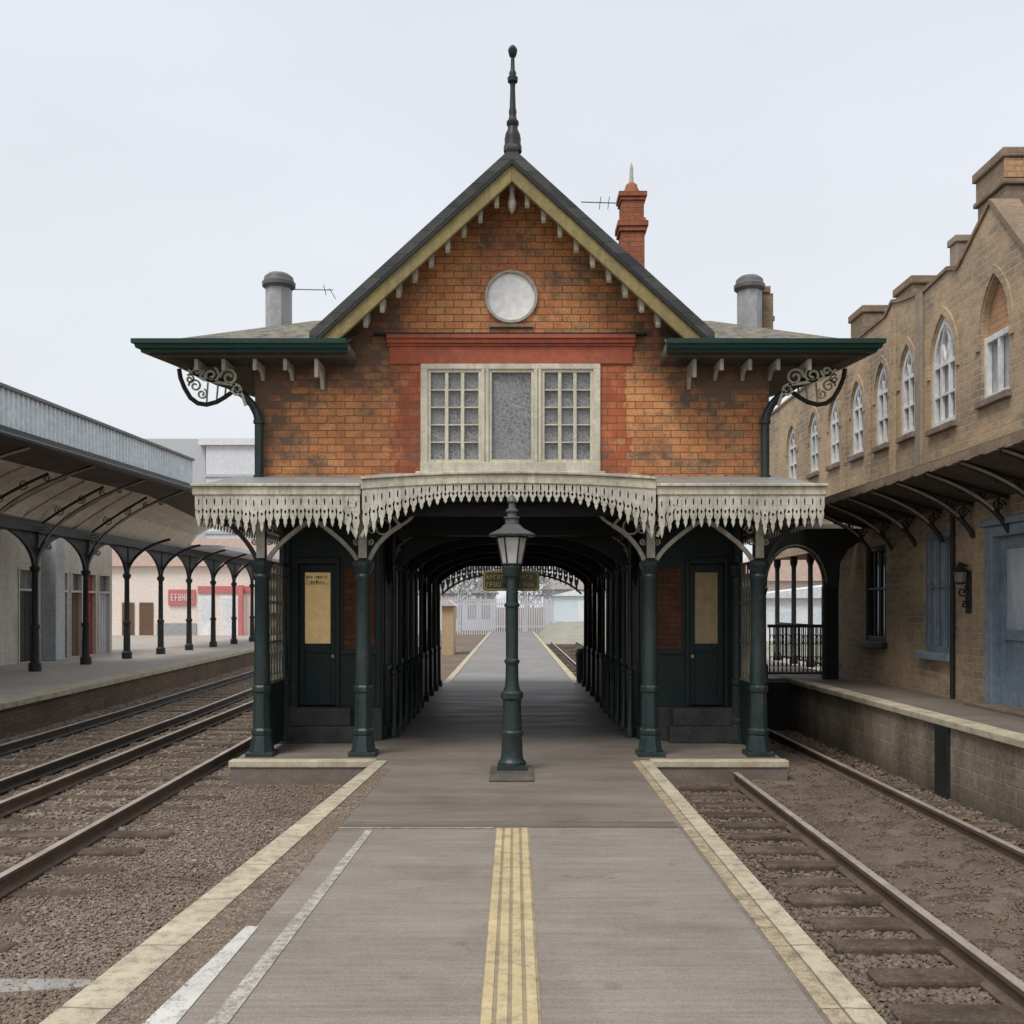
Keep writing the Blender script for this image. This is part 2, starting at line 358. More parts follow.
M['pane'] = glass('grey_window_glass', (.10,.105,.11), (.22,.225,.23), 2.2)
M['sky_pane'] = glass('pale_curtained_window_glass', (.22,.235,.25), (.46,.48,.50), 2.6)
M['dark_pane'] = glass('dark_window_glass', (.018,.02,.022), (.05,.052,.055))
M['blue_pane'] = glass('blue_grey_window_glass', (.36,.41,.46), (.58,.63,.68), 1.9)
def opal():
    n = N('opal_lantern_glass'); c = n.ramp(n.noise(7, 4), [(.35, (.66,.66,.65)), (.65, (.82,.82,.81))])
    n.bsdf.inputs['Transmission Weight'].default_value = .25; n.bsdf.inputs['Subsurface Weight'].default_value = 0
    return n.set(c, .3, 0, .5)
M['opal'] = opal()

M['asphalt'] = asphalt('platform_asphalt', [(.205,.173,.147),(.265,.230,.200),(.315,.277,.245)], (.5,2.2,1), (.6,.85))
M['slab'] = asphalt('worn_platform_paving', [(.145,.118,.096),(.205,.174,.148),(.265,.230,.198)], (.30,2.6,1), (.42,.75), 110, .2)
M['far_paving'] = asphalt('pale_platform_paving', [(.15,.142,.134),(.235,.222,.21),(.32,.302,.285)], (.3,1.2,1), (.5,.8), 60)
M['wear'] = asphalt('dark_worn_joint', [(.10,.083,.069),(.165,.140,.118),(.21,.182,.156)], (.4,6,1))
M['cream_line'] = marking('cream_edge_paint', (.52,.46,.335), (.24,.205,.165), .44, joints=True)
M['cream_line_worn'] = marking('worn_cream_edge_paint', (.47,.38,.25), (.20,.165,.13), .47, joints=True)
M['yellow_line'] = marking('yellow_line_paint', (.56,.45,.255), (.30,.25,.18), .44)
M['yellow_base'] = marking('yellow_ground_paint', (.36,.285,.17), (.22,.19,.155), .46)
M['white_line'] = marking('white_line_paint', (.60,.585,.55), (.22,.20,.185), .42)
M['white_line_worn'] = marking('worn_white_line_paint', (.50,.475,.42), (.2,.18,.16), .48, 14)
M['concrete_face'] = stone('platform_face_concrete', [(.05,.042,.034),(.115,.10,.085),(.18,.155,.13)], scale=2)

def retaining():
    n = N('stained_block_platform_face'); x, y, z = n.sep()
    cb = n.n('ShaderNodeCombineXYZ'); n.l(n.math('ADD', y, 40.0), cb.inputs[0]); n.l(n.math('ADD', z, 20.05), cb.inputs[1])
    bt = n.n('ShaderNodeTexBrick'); n.l(cb.outputs[0], bt.inputs['Vector']); bt.inputs['Scale'].default_value = 1
    bt.inputs['Brick Width'].default_value = .42; bt.inputs['Row Height'].default_value = .2; bt.inputs['Mortar Size'].default_value = .008; bt.inputs['Mortar Smooth'].default_value = .5
    bt.inputs['Color1'].default_value = (.27,.215,.16,1); bt.inputs['Color2'].default_value = (.36,.295,.22,1); bt.inputs['Mortar'].default_value = (.40,.345,.27,1)
    f = n.math('ADD', n.math('MULTIPLY', n.noise(1.2, 6, .7, stretch=(1,1,.3)), .6), n.math('MULTIPLY', n.noise(14, 5, .7), .4))
    c = n.mix(n.ramp(f, [(.42, 0), (.60, .9)]), bt.outputs['Color'], (.135,.11,.085))
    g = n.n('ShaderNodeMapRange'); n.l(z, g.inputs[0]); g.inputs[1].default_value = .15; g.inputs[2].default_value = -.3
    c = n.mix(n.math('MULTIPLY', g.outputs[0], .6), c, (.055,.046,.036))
    n.bump(n.math('SUBTRACT', n.noise(22, 5, .7), n.math('MULTIPLY', bt.outputs['Fac'], .6)), .6, .015)
    return n.set(c, .9, 0, .2)
M['retaining'] = retaining()

def ballast():
    n = N('ballast_ground'); 
    v = n.n('ShaderNodeTexVoronoi'); n.l(n.pos.outputs['Position'], v.inputs['Vector']); v.inputs['Scale'].default_value = 26
    s = n.n('ShaderNodeSeparateXYZ'); n.l(v.outputs['Color'], s.inputs[0])
    c = n.ramp(s.outputs[0], [(.1, (.12,.09,.07)), (.5, (.21,.165,.13)), (.9, (.31,.255,.205))])
    c = n.mix(n.ramp(n.noise(.45, 6, .65), [(.4, 0), (.62, .8)]), c, (.17,.126,.094))
    n.bump(v.outputs[0], .9, .03)
    return n.set(c, .95, 0, .15)
M['ballast'] = ballast()
def chips(name, cols):
    n = N(name); c = n.ramp(n.pos.outputs['Random Per Island'], [(i/(len(cols)-1), cc) for i, cc in enumerate(cols)])
    c = n.mix(n.math('MULTIPLY', n.ramp(n.noise(.45, 6, .65), [(.4, 0), (.62, 1)]), .7), c, (.195,.143,.105))
    dk = n.math('ADD', n.math('MULTIPLY', n.noise(.8, 6, .7), .8), n.math('MULTIPLY', n.noise(6, 4), .2))
    c = n.mix(n.ramp(dk, [(.53, 0), (.64, .75)]), c, (.075,.062,.048))
    n.bump(n.noise(120, 3), .3, .004)
    return n.set(c, .92, 0, .2)
M['chips'] = chips('ballast_stone', [(.13,.104,.084),(.22,.180,.148),(.29,.240,.198),(.18,.142,.113),(.25,.194,.154),(.38,.33,.28)])
M['chips_dark'] = chips('oily_ballast_stone', [(.06,.046,.036),(.125,.098,.076),(.19,.152,.12),(.13,.098,.074),(.26,.215,.175)])
M['dirt'] = stone('trodden_dirt', [(.085,.063,.048),(.155,.120,.092),(.225,.178,.14)], scale=1.6, bump=.7)
M['dirt_dark'] = stone('dark_trodden_dirt', [(.035,.029,.024),(.072,.060,.050),(.115,.098,.082)], scale=1.6, bump=.8)
def puddle():
    n = N('shallow_puddle_water'); c = n.ramp(n.noise(3, 4), [(.35, (.09,.08,.07)), (.6, (.17,.155,.14))])
    return n.set(c, .06, 0, .6)
M['patch'] = stone('pale_concrete_patch', [(.20,.19,.175),(.34,.325,.305),(.42,.405,.385)])

# hazy distance colours (mist is paled into the paint of far things)
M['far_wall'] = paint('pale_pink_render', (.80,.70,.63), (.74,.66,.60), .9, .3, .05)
M['far_red'] = paint('misty_red_sign_paint', (.56,.17,.17), (.50,.20,.20), .7, .25, .05)
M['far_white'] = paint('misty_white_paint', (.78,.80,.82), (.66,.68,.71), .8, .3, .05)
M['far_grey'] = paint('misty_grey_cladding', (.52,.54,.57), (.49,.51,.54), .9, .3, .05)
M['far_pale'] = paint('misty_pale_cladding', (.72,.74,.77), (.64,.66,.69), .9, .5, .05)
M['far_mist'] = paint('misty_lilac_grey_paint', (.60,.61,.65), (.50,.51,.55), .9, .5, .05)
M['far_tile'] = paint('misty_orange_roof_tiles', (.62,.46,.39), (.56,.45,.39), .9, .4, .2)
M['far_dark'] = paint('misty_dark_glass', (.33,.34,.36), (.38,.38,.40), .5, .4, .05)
M['far_orange'] = paint('misty_orange_boards', (.50,.36,.21), (.42,.32,.20), .8, .4, .05)
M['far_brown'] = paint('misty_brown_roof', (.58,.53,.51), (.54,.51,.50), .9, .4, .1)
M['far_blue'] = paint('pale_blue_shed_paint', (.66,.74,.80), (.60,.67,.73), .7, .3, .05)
def turf():
    n = N('pale_turf'); c = n.ramp(n.math('ADD', n.math('MULTIPLY', n.noise(1.5, 6), .6), n.math('MULTIPLY', n.noise(20, 4), .4)), [(.35, (.31,.30,.25)), (.55, (.38,.37,.31)), (.7, (.46,.44,.38))])
    n.bump(n.noise(14, 5, .7), 1, .08)
    return n.set(c, .95, 0, .1)
M['turf'] = turf()
def foliage():
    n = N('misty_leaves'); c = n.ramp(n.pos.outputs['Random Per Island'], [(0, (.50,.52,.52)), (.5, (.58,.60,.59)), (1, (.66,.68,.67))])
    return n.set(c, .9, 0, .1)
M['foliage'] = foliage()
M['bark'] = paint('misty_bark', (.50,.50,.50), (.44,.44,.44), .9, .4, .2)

# ------------------------------------------------------------------ ground, platforms
g = obj('ground', B().add([(-900,-300,-.3),(900,-300,-.3),(900,1500,-.3),(-900,1500,-.3)], [(0,1,2,3)]), M['ballast'])
tag(g, 'brown ballast and bare earth around the tracks', 'ground', kind='structure')

P = thing('platform', 'central island platform with yellow centre lines leading under the station building', 'platform', (0,6,0), kind='structure')
edge = [(-2.52,-2),(-2.23,4.78),(-1.74,12.85),(-3.62,12.85),(-3.62,25.6),(-1.78,25.6),(-1.72,78),(1.70,78),(1.78,25.6),(3.54,25.6),(3.54,12.85),(1.77,12.85),(1.765,4.78),(1.76,-2)]
b = B(); 
# platform body: side faces + top
n_ = len(edge)
b.add([(x,y,-.34) for x,y in edge]+[(x,y,0) for x,y in edge], [tuple(range(n_,2*n_))]+[(i,(i+1)%n_,(i+1)%n_+n_,i+n_) for i in range(n_)])
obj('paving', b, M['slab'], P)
def sheet(pts, z, th=.003):
    b = B(); n = len(pts); b.add([(x,y,z) for x,y in pts], [tuple(range(n))]); return b
obj('asphalt_surface', sheet([(-1.72,-2),(-1.60,6.2),(-1.555,9.0),(1.50,9.0),(1.50,-2)], .004), M['asphalt'], P)
obj('far_surface', sheet([(-1.55,26.2),(-1.52,77.9),(1.5,77.9),(1.55,26.2)], .004), M['far_paving'], P)
obj('gravel_margin', sheet([(-2.27,-2),(-2.0,4.78),(-1.62,12.2),(-1.50,12.2),(-1.56,9.0),(-1.605,6.2),(-1.725,-2)], .003), M['ballast'], P)
# edge coping strips
def strip(pts_l, pts_r, z0, z1):
    b = B(); L = len(pts_l)
    for i in range(L-1):
        a, c = pts_l[i], pts_l[i+1]; d, e = pts_r[i+1], pts_r[i]
        b.add([(*a,z0),(*c,z0),(*d,z0),(*e,z0),(*a,z1),(*c,z1),(*d,z1),(*e,z1)], [(0,1,2,3),(4,7,6,5),(0,4,5,1),(1,5,6,2),(2,6,7,3),(3,7,4,0)])
    return b
obj('edge_line', strip([(-2.54,-2),(-2.25,4.78),(-1.755,12.87)], [(-2.26,-2),(-1.98,4.78),(-1.60,12.87)], -.09, .012), M['cream_line'], P)
obj('edge_line', strip([(1.64,-2),(1.64,12.87)], [(1.785,-2),(1.785,12.87)], -.09, .012), M['cream_line'], P)
obj('inner_edge_line', strip([(1.515,-2),(1.545,12.87)], [(1.625,-2),(1.630,12.87)], -.002, .008), M['cream_line_worn'], P)
obj('front_coping', strip([(-3.64,12.83),(-1.76,12.83)], [(-3.64,13.03),(-1.76,13.03)], -.075, .012), M['coping'], P, bevel=.012)
obj('front_coping', strip([(1.79,12.83),(3.56,12.83)], [(1.79,13.03),(3.56,13.03)], -.075, .012), M['coping'], P, bevel=.012)
obj('edge_line', strip([(-1.79,25.6),(-1.73,78)], [(-1.62,25.6),(-1.58,78)], -.08, .012), M['coping'], P)
obj('edge_line', strip([(1.60,25.6),(1.56,78)], [(1.79,25.6),(1.71,78)], -.08, .012), M['coping'], P)
b = B()
b.add([(-.180,-2,.008),(.125,-2,.008),(.153,9.0,.008),(-.142,9.0,.008)], [(0,1,2,3)])
yb = obj('yellow_band', b, M['yellow_base'], P)
b = B()
for k in range(4):
    u0, u1 = .02+.25*k, .02+.25*k+.175
    f = lambda u, y0: (-.180 + .305*u) if y0 < 0 else (-.142 + .295*u)
    b.add([(f(u0,-1),-2,.012),(f(u1,-1),-2,.012),(f(u1,1),8.97,.012),(f(u0,1),8.97,.012)], [(0,1,2,3)])
obj('stripe', b, M['yellow_line'], yb)
obj('white_line', sheet([(-1.93,3.0),(-1.76,4.78),(-1.655,6.22),(-1.575,6.22),(-1.60,4.78),(-1.70,3.0)], .009), M['white_line'], P)
obj('thin_white_line', sheet([(-1.56,3.0),(-1.455,4.78),(-1.30,8.9),(-1.235,8.9),(-1.355,4.78),(-1.45,3.0)], .009), M['white_line_worn'], P)
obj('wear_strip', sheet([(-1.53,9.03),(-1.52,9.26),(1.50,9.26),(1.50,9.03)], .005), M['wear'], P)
obj('joint_line', sheet([(-1.555,8.96),(-1.555,9.0),(-.16,9.0),(-.16,8.96)], .009), M['white_line_worn'], P)
b = B().box(-.26,.25,11.35,12.35,.0,.035)
obj('lamp_slab', b, M['concrete_face'], P, bevel=.01)

# right platform
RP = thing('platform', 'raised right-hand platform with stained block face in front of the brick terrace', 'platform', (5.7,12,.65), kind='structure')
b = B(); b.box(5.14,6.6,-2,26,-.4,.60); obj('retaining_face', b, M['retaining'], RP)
b = B(); b.box(3.62,5.10,18.4,26,-.4,.60); lab(obj('cross_face', b, M['tunnel_dark'], RP), 'dark wall closing the bay track')
b = B(); b.box(5.36,6.42,-2,26,.60,.652); b.box(3.62,5.36,18.62,26,.60,.652); obj('paving', b, M['slab'], RP)
b = B(); b.box(5.09,5.355,-2,26,.575,.665); obj('coping', b, M['coping'], RP, bevel=.015)
b = B(); b.box(5.09,5.139,11.72,12.05,-.32,.57); obj('buttress', b, M['black_iron'], RP)

# left platform
LP = thing('platform', 'low left-hand platform with brick face under the arcaded canopy', 'platform', (-11,24,.3), kind='structure')
ex = lambda y: -8.8 - .06*(y-17)
pl = [(ex(0),0),(ex(17),17),(ex(40),40),(ex(62),62)]
b = B(); ps = pl + [(-26,62),(-16,0)]; n_ = len(ps)
b.add([(x,y,-.35) for x,y in ps]+[(x,y,.296) for x,y in ps], [tuple(range(n_,2*n_))]+[(i,(i+1)%n_,(i+1)%n_+n_,i+n_) for i in range(n_)])
obj('platform_face', b, brick('platform_face_brick', [(.10,.065,.045),(.17,.11,.075),(.22,.15,.105)], (.14,.11,.085), bw=.24, rh=.09, ms=.009, stain=(.06,.045,.035)), LP)
obj('paving', sheet([(x-.4,y) for x,y in pl]+[(-25.9,62),(-15.9,0)], .302), M['left_paving'], LP)
obj('coping', strip([(x+.06,y) for x,y in pl], [(x-.42,y) for x,y in pl], .22, .318), M['coping'], LP)

# puddle
pp = [(-3.6+1.0*math.cos(t)*(1+.16*math.sin(3*t+1)), 6.02+.15*math.sin(t)*(1+.3*math.cos(2*t)+.15*math.sin(5*t))) for t in [2*math.pi*i/40 for i in range(40)]]
tag(obj('concrete_patch', B().plate(pp, -.32, -.279, 'z'), M['patch']), 'pale grey concrete patch in the ballast by the left platform edge line', 'concrete patch', kind='structure')

# dirt between the rails of the bay track
def rough_sheet(x0, x1, y0, y1, z, nx, ny, amp, seed):
    r = random.Random(seed); b = B(); vs = []
    for j in range(ny+1):
        for i in range(nx+1):
            e = 0 if 0 < i < nx and 0 < j < ny else 1
            vs.append((x0+(x1-x0)*i/nx + r.uniform(-.05,.05), y0+(y1-y0)*j/ny, z + r.uniform(-amp,amp)*(1-e) - .09*e))
    return b.add(vs, [(j*(nx+1)+i, j*(nx+1)+i+1, (j+1)*(nx+1)+i+1, (j+1)*(nx+1)+i) for j in range(ny) for i in range(nx)])
dirt = obj('dirt', rough_sheet(2.98,4.36,2.5,18.3,-.243,14,150,.020,3), M['dirt'], smooth=60)
tag(dirt, 'trodden grey brown dirt between the rails of the right bay track', 'dirt', kind='stuff')

# ------------------------------------------------------------------ railway tracks
def rail_b(path, z0):
    prof = [(-.07,z0),(-.07,z0+.015),(-.012,z0+.035),(-.012,z0+.10),(-.036,z0+.112),(-.036,z0+.14),(.036,z0+.14),(.036,z0+.112),(.012,z0+.10),(.012,z0+.035),(.07,z0+.015),(.07,z0)]
    return B().sweep(path, prof)
def head_b(path, z0):
    return B().sweep(path, [(-.033,z0+.1405),(-.033,z0+.143),(.033,z0+.143),(.033,z0+.1405)])
sl_mesh = None
def track(label, paths, ys, length, mat, z0=-.27, sz=-.262, seed=1):
    r = random.Random(seed)
    mid = lambda y: sum(p[0][0] + (p[-1][0]-p[0][0])*(y-p[0][1])/(p[-1][1]-p[0][1]) for p in paths)/2
    T = thing('railway_track', label, 'railway track', (mid(ys[0]), ys[0], -.3), 'railway tracks beside the platforms')
    for p in paths:
        ro = obj('rail', rail_b(p, z0), mat, T, smooth=30); obj('rail_head', head_b(p, z0), M['rail_top'], ro)
    global sl_mesh
    for y in ys:
        if sl_mesh is None:
            b = B(); nn = 9
            for i in range(nn):
                pass
            b.box(-.5,.5,-.125,.125,-.12,0)
            sl_mesh = obj('sleeper', b, M['sleeper'], T, bevel=.02); s = sl_mesh
        else:
            s = sl_mesh.copy(); C.objects.link(s); s.parent = T
        s.matrix_parent_inverse = Matrix.Translation(T.location).inverted()
        s.location = (mid(y)+r.uniform(-.06,.06), y+r.uniform(-.03,.03), sz+r.uniform(-.012,.014)); s.scale = (length, r.uniform(.72,1.0), 1)
        s.rotation_euler = (0, r.uniform(-.004,.004), r.uniform(-.014,.014))
    return T
ys = [3.0+.62*i for i in range(25)]
ysr = [2.9+.53*i for i in range(19)]
track('single bay track with two rusty rails ending at the station building on the right', [[(2.86,1.0),(2.86,12.80)],[(4.43,1.0),(4.43,18.3)]], ysr, 3.0, M['rust'], sz=-.250, seed=2)
ysl = [6.0+.66*i for i in range(75)]
track('left track nearest the central platform with exposed timber sleeper ends', [[(-3.93,3),(-4.25,17.5),(-5.3,70)],[(-5.365,3),(-5.70,17.5),(-6.75,70)]], ysl, 2.7, M['rust'], sz=-.272, seed=4)
track('left track running close beside the far left platform face', [[(-6.02,3),(-6.45,20),(-8.6,70)],[(-7.46,3),(-7.95,20),(-10.1,70)]], ysl, 2.4, M['dark_rail'], sz=-.285, seed=5)
track('distant track along the right of the platform beyond the station passage', [[(2.35,27),(2.35,60)],[(3.85,27),(3.85,60)]], [27+1.0*i for i in range(33)], 2.5, M['dark_rail'], seed=6)

# loose ballast stones
def stones(name, regions, mat, seed):
    rs = np.random.RandomState(seed)
    t = (1+5**.5)/2
    V = np.array([(-1,t,0),(1,t,0),(-1,-t,0),(1,-t,0),(0,-1,t),(0,1,t),(0,-1,-t),(0,1,-t),(t,0,-1),(t,0,1),(-t,0,-1),(-t,0,1)])/1.9
    F = np.array([(0,11,5),(0,5,1),(0,1,7),(0,7,10),(0,10,11),(1,5,9),(5,11,4),(11,10,2),(10,7,6),(7,1,8),(3,9,4),(3,4,2),(3,2,6),(3,6,8),(3,8,9),(4,9,5),(2,4,11),(6,2,10),(8,6,7),(9,8,1)])
    pos, size = [], []
    for fn, cnt, zr, s0, s1 in regions:
        xy = fn(rs, cnt); k = len(xy)
        pos.append(np.column_stack([xy, rs.uniform(zr[0], zr[1], k)])); size.append(rs.uniform(s0, s1, k)**1)
    pos = np.vstack(pos); size = np.concatenate(size); k = len(pos)
    jit = rs.uniform(.62, 1.3, (k,12,1)); sc_ = rs.uniform(.6,1.25,(k,1,3)); sc_[:,:,2] *= .7
    a = rs.uniform(0, 6.283, k); ca, sa = np.cos(a), np.sin(a)
    vv = V[None]*jit*sc_*size[:,None,None]
    x = vv[:,:,0]*ca[:,None]-vv[:,:,1]*sa[:,None]; y = vv[:,:,0]*sa[:,None]+vv[:,:,1]*ca[:,None]
    vv = np.stack([x,y,vv[:,:,2]], 2) + pos[:,None,:]
    ff = (F[None] + (np.arange(k)*12)[:,None,None]).reshape(-1)
    me = bpy.data.meshes.new(name); me.vertices.add(k*12); me.vertices.foreach_set('co', vv.reshape(-1).astype(np.float32))
    me.loops.add(len(ff)); me.loops.foreach_set('vertex_index', ff.astype(np.int32))
    nf = k*20; me.polygons.add(nf); me.polygons.foreach_set('loop_start', np.arange(0, nf*3, 3, dtype=np.int32)); me.polygons.foreach_set('loop_total', np.full(nf, 3, np.int32))
    me.update(calc_edges=True); me.shade_flat(); me.materials.append(mat)
    o = bpy.data.objects.new(name, me); C.objects.link(o); return o
def near_y(rs, n, y0, y1):           # denser towards the camera
    u = rs.uniform(0,1,n); return 1/(1/y0 + (1/y1-1/y0)*u)
def left_bed(rs, n):
    y = near_y(rs, n, 4.9, 26); lx = np.where(y < 12.85, -2.24+(y-4.78)*.0607, -3.64)
    x = lx - rs.uniform(.02, 1, n)*(lx+3.95+.02*(y-3)); return np.column_stack([x,y])
def left_mid(rs, n):
    y = near_y(rs, n, 8.0, 40); x = rs.uniform(-8.9, -3.9, n) - .03*(y-8); 
    return np.column_stack([x,y])
def margin(rs, n):
    y = near_y(rs, n, 4.6, 12.3); l = -2.0+(y-4.78)*.051; r_ = np.where(y < 6.2, -1.66-.05*(6.2-y), -1.605+(y-6.2)*.018)
    return np.column_stack([l+(r_-l)*rs.uniform(0,1,n)**.8, y])
def right_bed(rs, n):
    y = near_y(rs, n, 4.9, 12.8); x = 1.82 + rs.uniform(0,1,n)**.9*1.02; return np.column_stack([x,y])
def right_out(rs, n):
    y = near_y(rs, n, 7.5, 18.3); x = rs.uniform(4.3, 5.13, n); return np.column_stack([x,y])
def right_mid(rs, n):
    y = near_y(rs, n, 5.2, 18.3); x = rs.uniform(2.93, 4.4, n); return np.column_stack([x,y])
st = stones('gravel', [(left_bed, 62000, (-.304,-.284), .006,.019), (left_mid, 15000, (-.305,-.285), .016,.04), (margin, 5000, (.0,.004), .004,.013)], M['chips'], 11)
tag(st, 'loose brown grey ballast stones on the left of the central platform', 'gravel', kind='stuff')
st = stones('gravel', [(right_bed, 12000, (-.305,-.282), .010,.028), (right_out, 7000, (-.30,-.262), .012,.034), (right_mid, 24000, (-.256,-.236), .005,.017)], M['chips_dark'], 12)
tag(st, 'loose dark ballast stones around the right bay track', 'gravel', kind='stuff')

# ------------------------------------------------------------------ the station building
S = thing('station_building', 'gabled orange brick station building bridging the central platform with cream fretwork canopy', 'station building', (0,14.9,0))
FY = 14.9
zr = lambda x, d: 8.52 - d - .912*abs(x)
front = [(-3.83,3.5),(3.83,3.5),(3.83,5.6),(2.85,5.6),(2.85,zr(2.85,.19)),(0,zr(0,.19)),(-2.85,zr(2.85,.19)),(-2.85,5.6),(-3.83,5.6)]
win = (-1.33,1.285,4.06,5.60)
circ = [(-.012+.375*math.cos(t), 6.6+.375*math.sin(t)) for t in [2*math.pi*i/40 for i in range(40)]]
b = B().plate(front, FY, FY+.28, 'y', holes=[[(win[0],win[2]),(win[1],win[2]),(win[1],win[3]),(win[0],win[3])], circ])
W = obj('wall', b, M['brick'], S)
b = B().box(-3.83,-3.55,FY+.28,18.4,3.5,5.6).box(3.55,3.83,FY+.28,18.4,3.5,5.6).box(-3.55,3.55,18.1,18.4,3.5,5.6)
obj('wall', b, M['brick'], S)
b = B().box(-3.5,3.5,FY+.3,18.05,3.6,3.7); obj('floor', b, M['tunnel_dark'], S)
# red painted brick beside the window, red lintel band and cornice
b = B().box(-1.83,1.80,FY-.03,FY+.1,5.605,5.86); obj('red_lintel', b, M['red_render'], S, bevel=.008)
b = B()
for z0, z1, d in ((5.862,5.90,.05),(5.902,5.96,.09),(5.962,6.02,.12)): b.box(-1.86,1.83,FY-d,FY+.1,z0,z1)
obj('red_cornice', b, M['red_render'], S, bevel=.006)
b = B().box(-2.05,2.0,FY-.10,FY+.1,6.022,6.05); obj('cornice_ledge', b, M['black_iron'], S)
# blind round window
b = B()
b.plate([(-.012+.392*math.cos(t), 6.6+.392*math.sin(t)) for t in [2*math.pi*i/48 for i in range(48)]], FY-.05, FY+.12, 'y', holes=[[(-.012+.352*math.cos(t), 6.6+.352*math.sin(t)) for t in [2*math.pi*i/48 for i in range(48)]]])
rw = obj('round_window', b, M['ring'], S, smooth=30, bevel=.012)
b = B().plate([(-.012+.350*math.cos(t), 6.6+.350*math.sin(t)) for t in [2*math.pi*i/48 for i in range(48)]], FY+.0, FY+.04, 'y'); obj('white_disc', b, M['white_panel'], rw)
b = B().box(-.34,.31,FY-.06,FY+.1,6.14,6.19); obj('sill', b, M['ledge'], rw, bevel=.008)

# three-light window
x0, x1, z0, z1 = win; y0, y1 = FY-.035, FY+.09
b = B(); fw = .075
b.box(x0-.03,x1+.03,y0-.02,y1,z0-.06,z0+fw).box(x0-.03,x1+.03,y0,y1,z1-fw,z1+.004)
b.box(x0-.03,x0+fw,y0,y1,z0+fw,z1-fw).box(x1-fw,x1+.03,y0,y1,z0+fw,z1-fw)
m1, m2 = -.40, .385
for m in (m1, m2): b.box(m-.055,m-.005,y0,y1,z0+fw,z1-fw).box(m+.005,m+.055,y0,y1,z0+fw,z1-fw).box(m-.0049,m+.0049,y0+.03,y1-.004,z0+fw,z1-fw)
wf = obj('window', b, M['window_cream'], S, bevel=.006)
def casement(xa, xb, cols, rows, nm):
    b = B(); st_ = .045; ya, yb = y0+.025, y1-.03; za, zb = z0+fw, z1-fw
    b.box(xa,xa+st_,ya,yb,za,zb).box(xb-st_,xb,ya,yb,za,zb).box(xa+st_,xb-st_,ya,yb,za,za+st_).box(xa+st_,xb-st_,ya,yb,zb-st_,zb)
    for i in range(1, cols):
        c = xa+st_+(xb-xa-2*st_)*i/cols; b.box(c-.026,c+.026,ya+.006,yb,za+st_,zb-st_)
    for j in range(1, rows):
        c = za+st_+(zb-za-2*st_)*j/rows; b.box(xa+st_,xb-st_,ya+.012,yb-.002,c-.009,c+.009)
    obj('casement_frame', b, M['window_cream'], wf, bevel=.004)
    obj('pane', B().box(xa+.02,xb-.02,yb+.004,yb+.012,za+.02,zb-.02), M['lace'], wf)
casement(x0+fw, m1-.055, 3, 5, 0); casement(m1+.055, m2-.055, 1, 1, 1); casement(m2+.055, x1-fw, 3, 5, 2)
obj('window_sill', B().box(x0-.1,x1+.1,FY-.09,FY+.05,z0-.12,z0-.062), M['cream'], wf, bevel=.01)

# gable roof
b = B()
for sgn in (-1,1):
    b.plate([(sgn*2.88,zr(2.88,0)),(0,8.52),(0,8.35),(sgn*2.88,zr(2.88,.17))], 14.2, 18.6, 'y')
roof = obj('roof', b, M['slate'], S)
b = B().box(-.09,.09,14.18,18.6,8.46,8.57); obj('ridge', b, M['slate'], roof, bevel=.03)
b = B()
for sgn in (-1,1):
    b.plate([(sgn*2.74,zr(2.74,.171)),(0,8.349),(0,8.05),(sgn*2.56,zr(2.56,.47)),(sgn*2.70,zr(2.70,.47)+.08)], 14.24, 14.31, 'y')
bb = obj('bargeboard', b, M['olive'], roof, bevel=.01)
b = B()
for sgn in (-1,1):
    b.plate([(sgn*2.80,zr(2.80,.172)),(0,8.348),(0,8.29),(sgn*2.80,zr(2.80,.23))], 14.205, 14.238, 'y')
obj('verge_strip', b, M['black_iron'], roof)
b = B()   # soffit under the verge
for sgn in (-1,1):
    b.plate([(sgn*2.7,zr(2.7,.175)),(0,8.345),(0,8.31),(sgn*2.7,zr(2.7,.21))], 14.312, 14.89, 'y')
obj('verge_soffit', b, M['soffit'], roof)
for sgn in (-1,1):
    for i in range(9):
        x = sgn*(.22+.235*i); zt = zr(x,.36); s_ = .032
        b = B().plate([(14.33,zt),(14.62,zt),(14.60,zt-.10),(14.50,zt-.15),(14.42,zt-.22),(14.36,zt-.25),(14.33,zt-.21)], x-s_, x+s_, 'x')
        obj('drop_bracket', b, M['cream_rib'], roof, bevel=.006)
b = B().lathe(0,14.42,[(.012,7.66),(.05,7.72),(.065,7.80),(.045,7.88),(.035,7.98),(.05,8.02),(.05,8.10)],10); obj('apex_pendant', b, M['cream_rib'], roof, smooth=40)
# ridge finial
k = .0145; prof = []
for px, r in ((152,.13),(147,.13),(144,.115),(139,.118),(134,.105),(130,.075),(127,.07),(125,.088),(122,.088),(120,.065),(116,.05),(112,.058),(108,.045),(90,.036),(84,.038),(82,.072),(78,.076),(76,.05),(73,.052),(70,.032),(58,.026),(56,.05),(53,.062),(50,.068),(47,.045),(45,.008)):
    prof.append((r, 2+(606-px)*.01435))
obj('finial', B().lathe(.01,14.35,prof,14), M['black_iron'], roof, smooth=35)

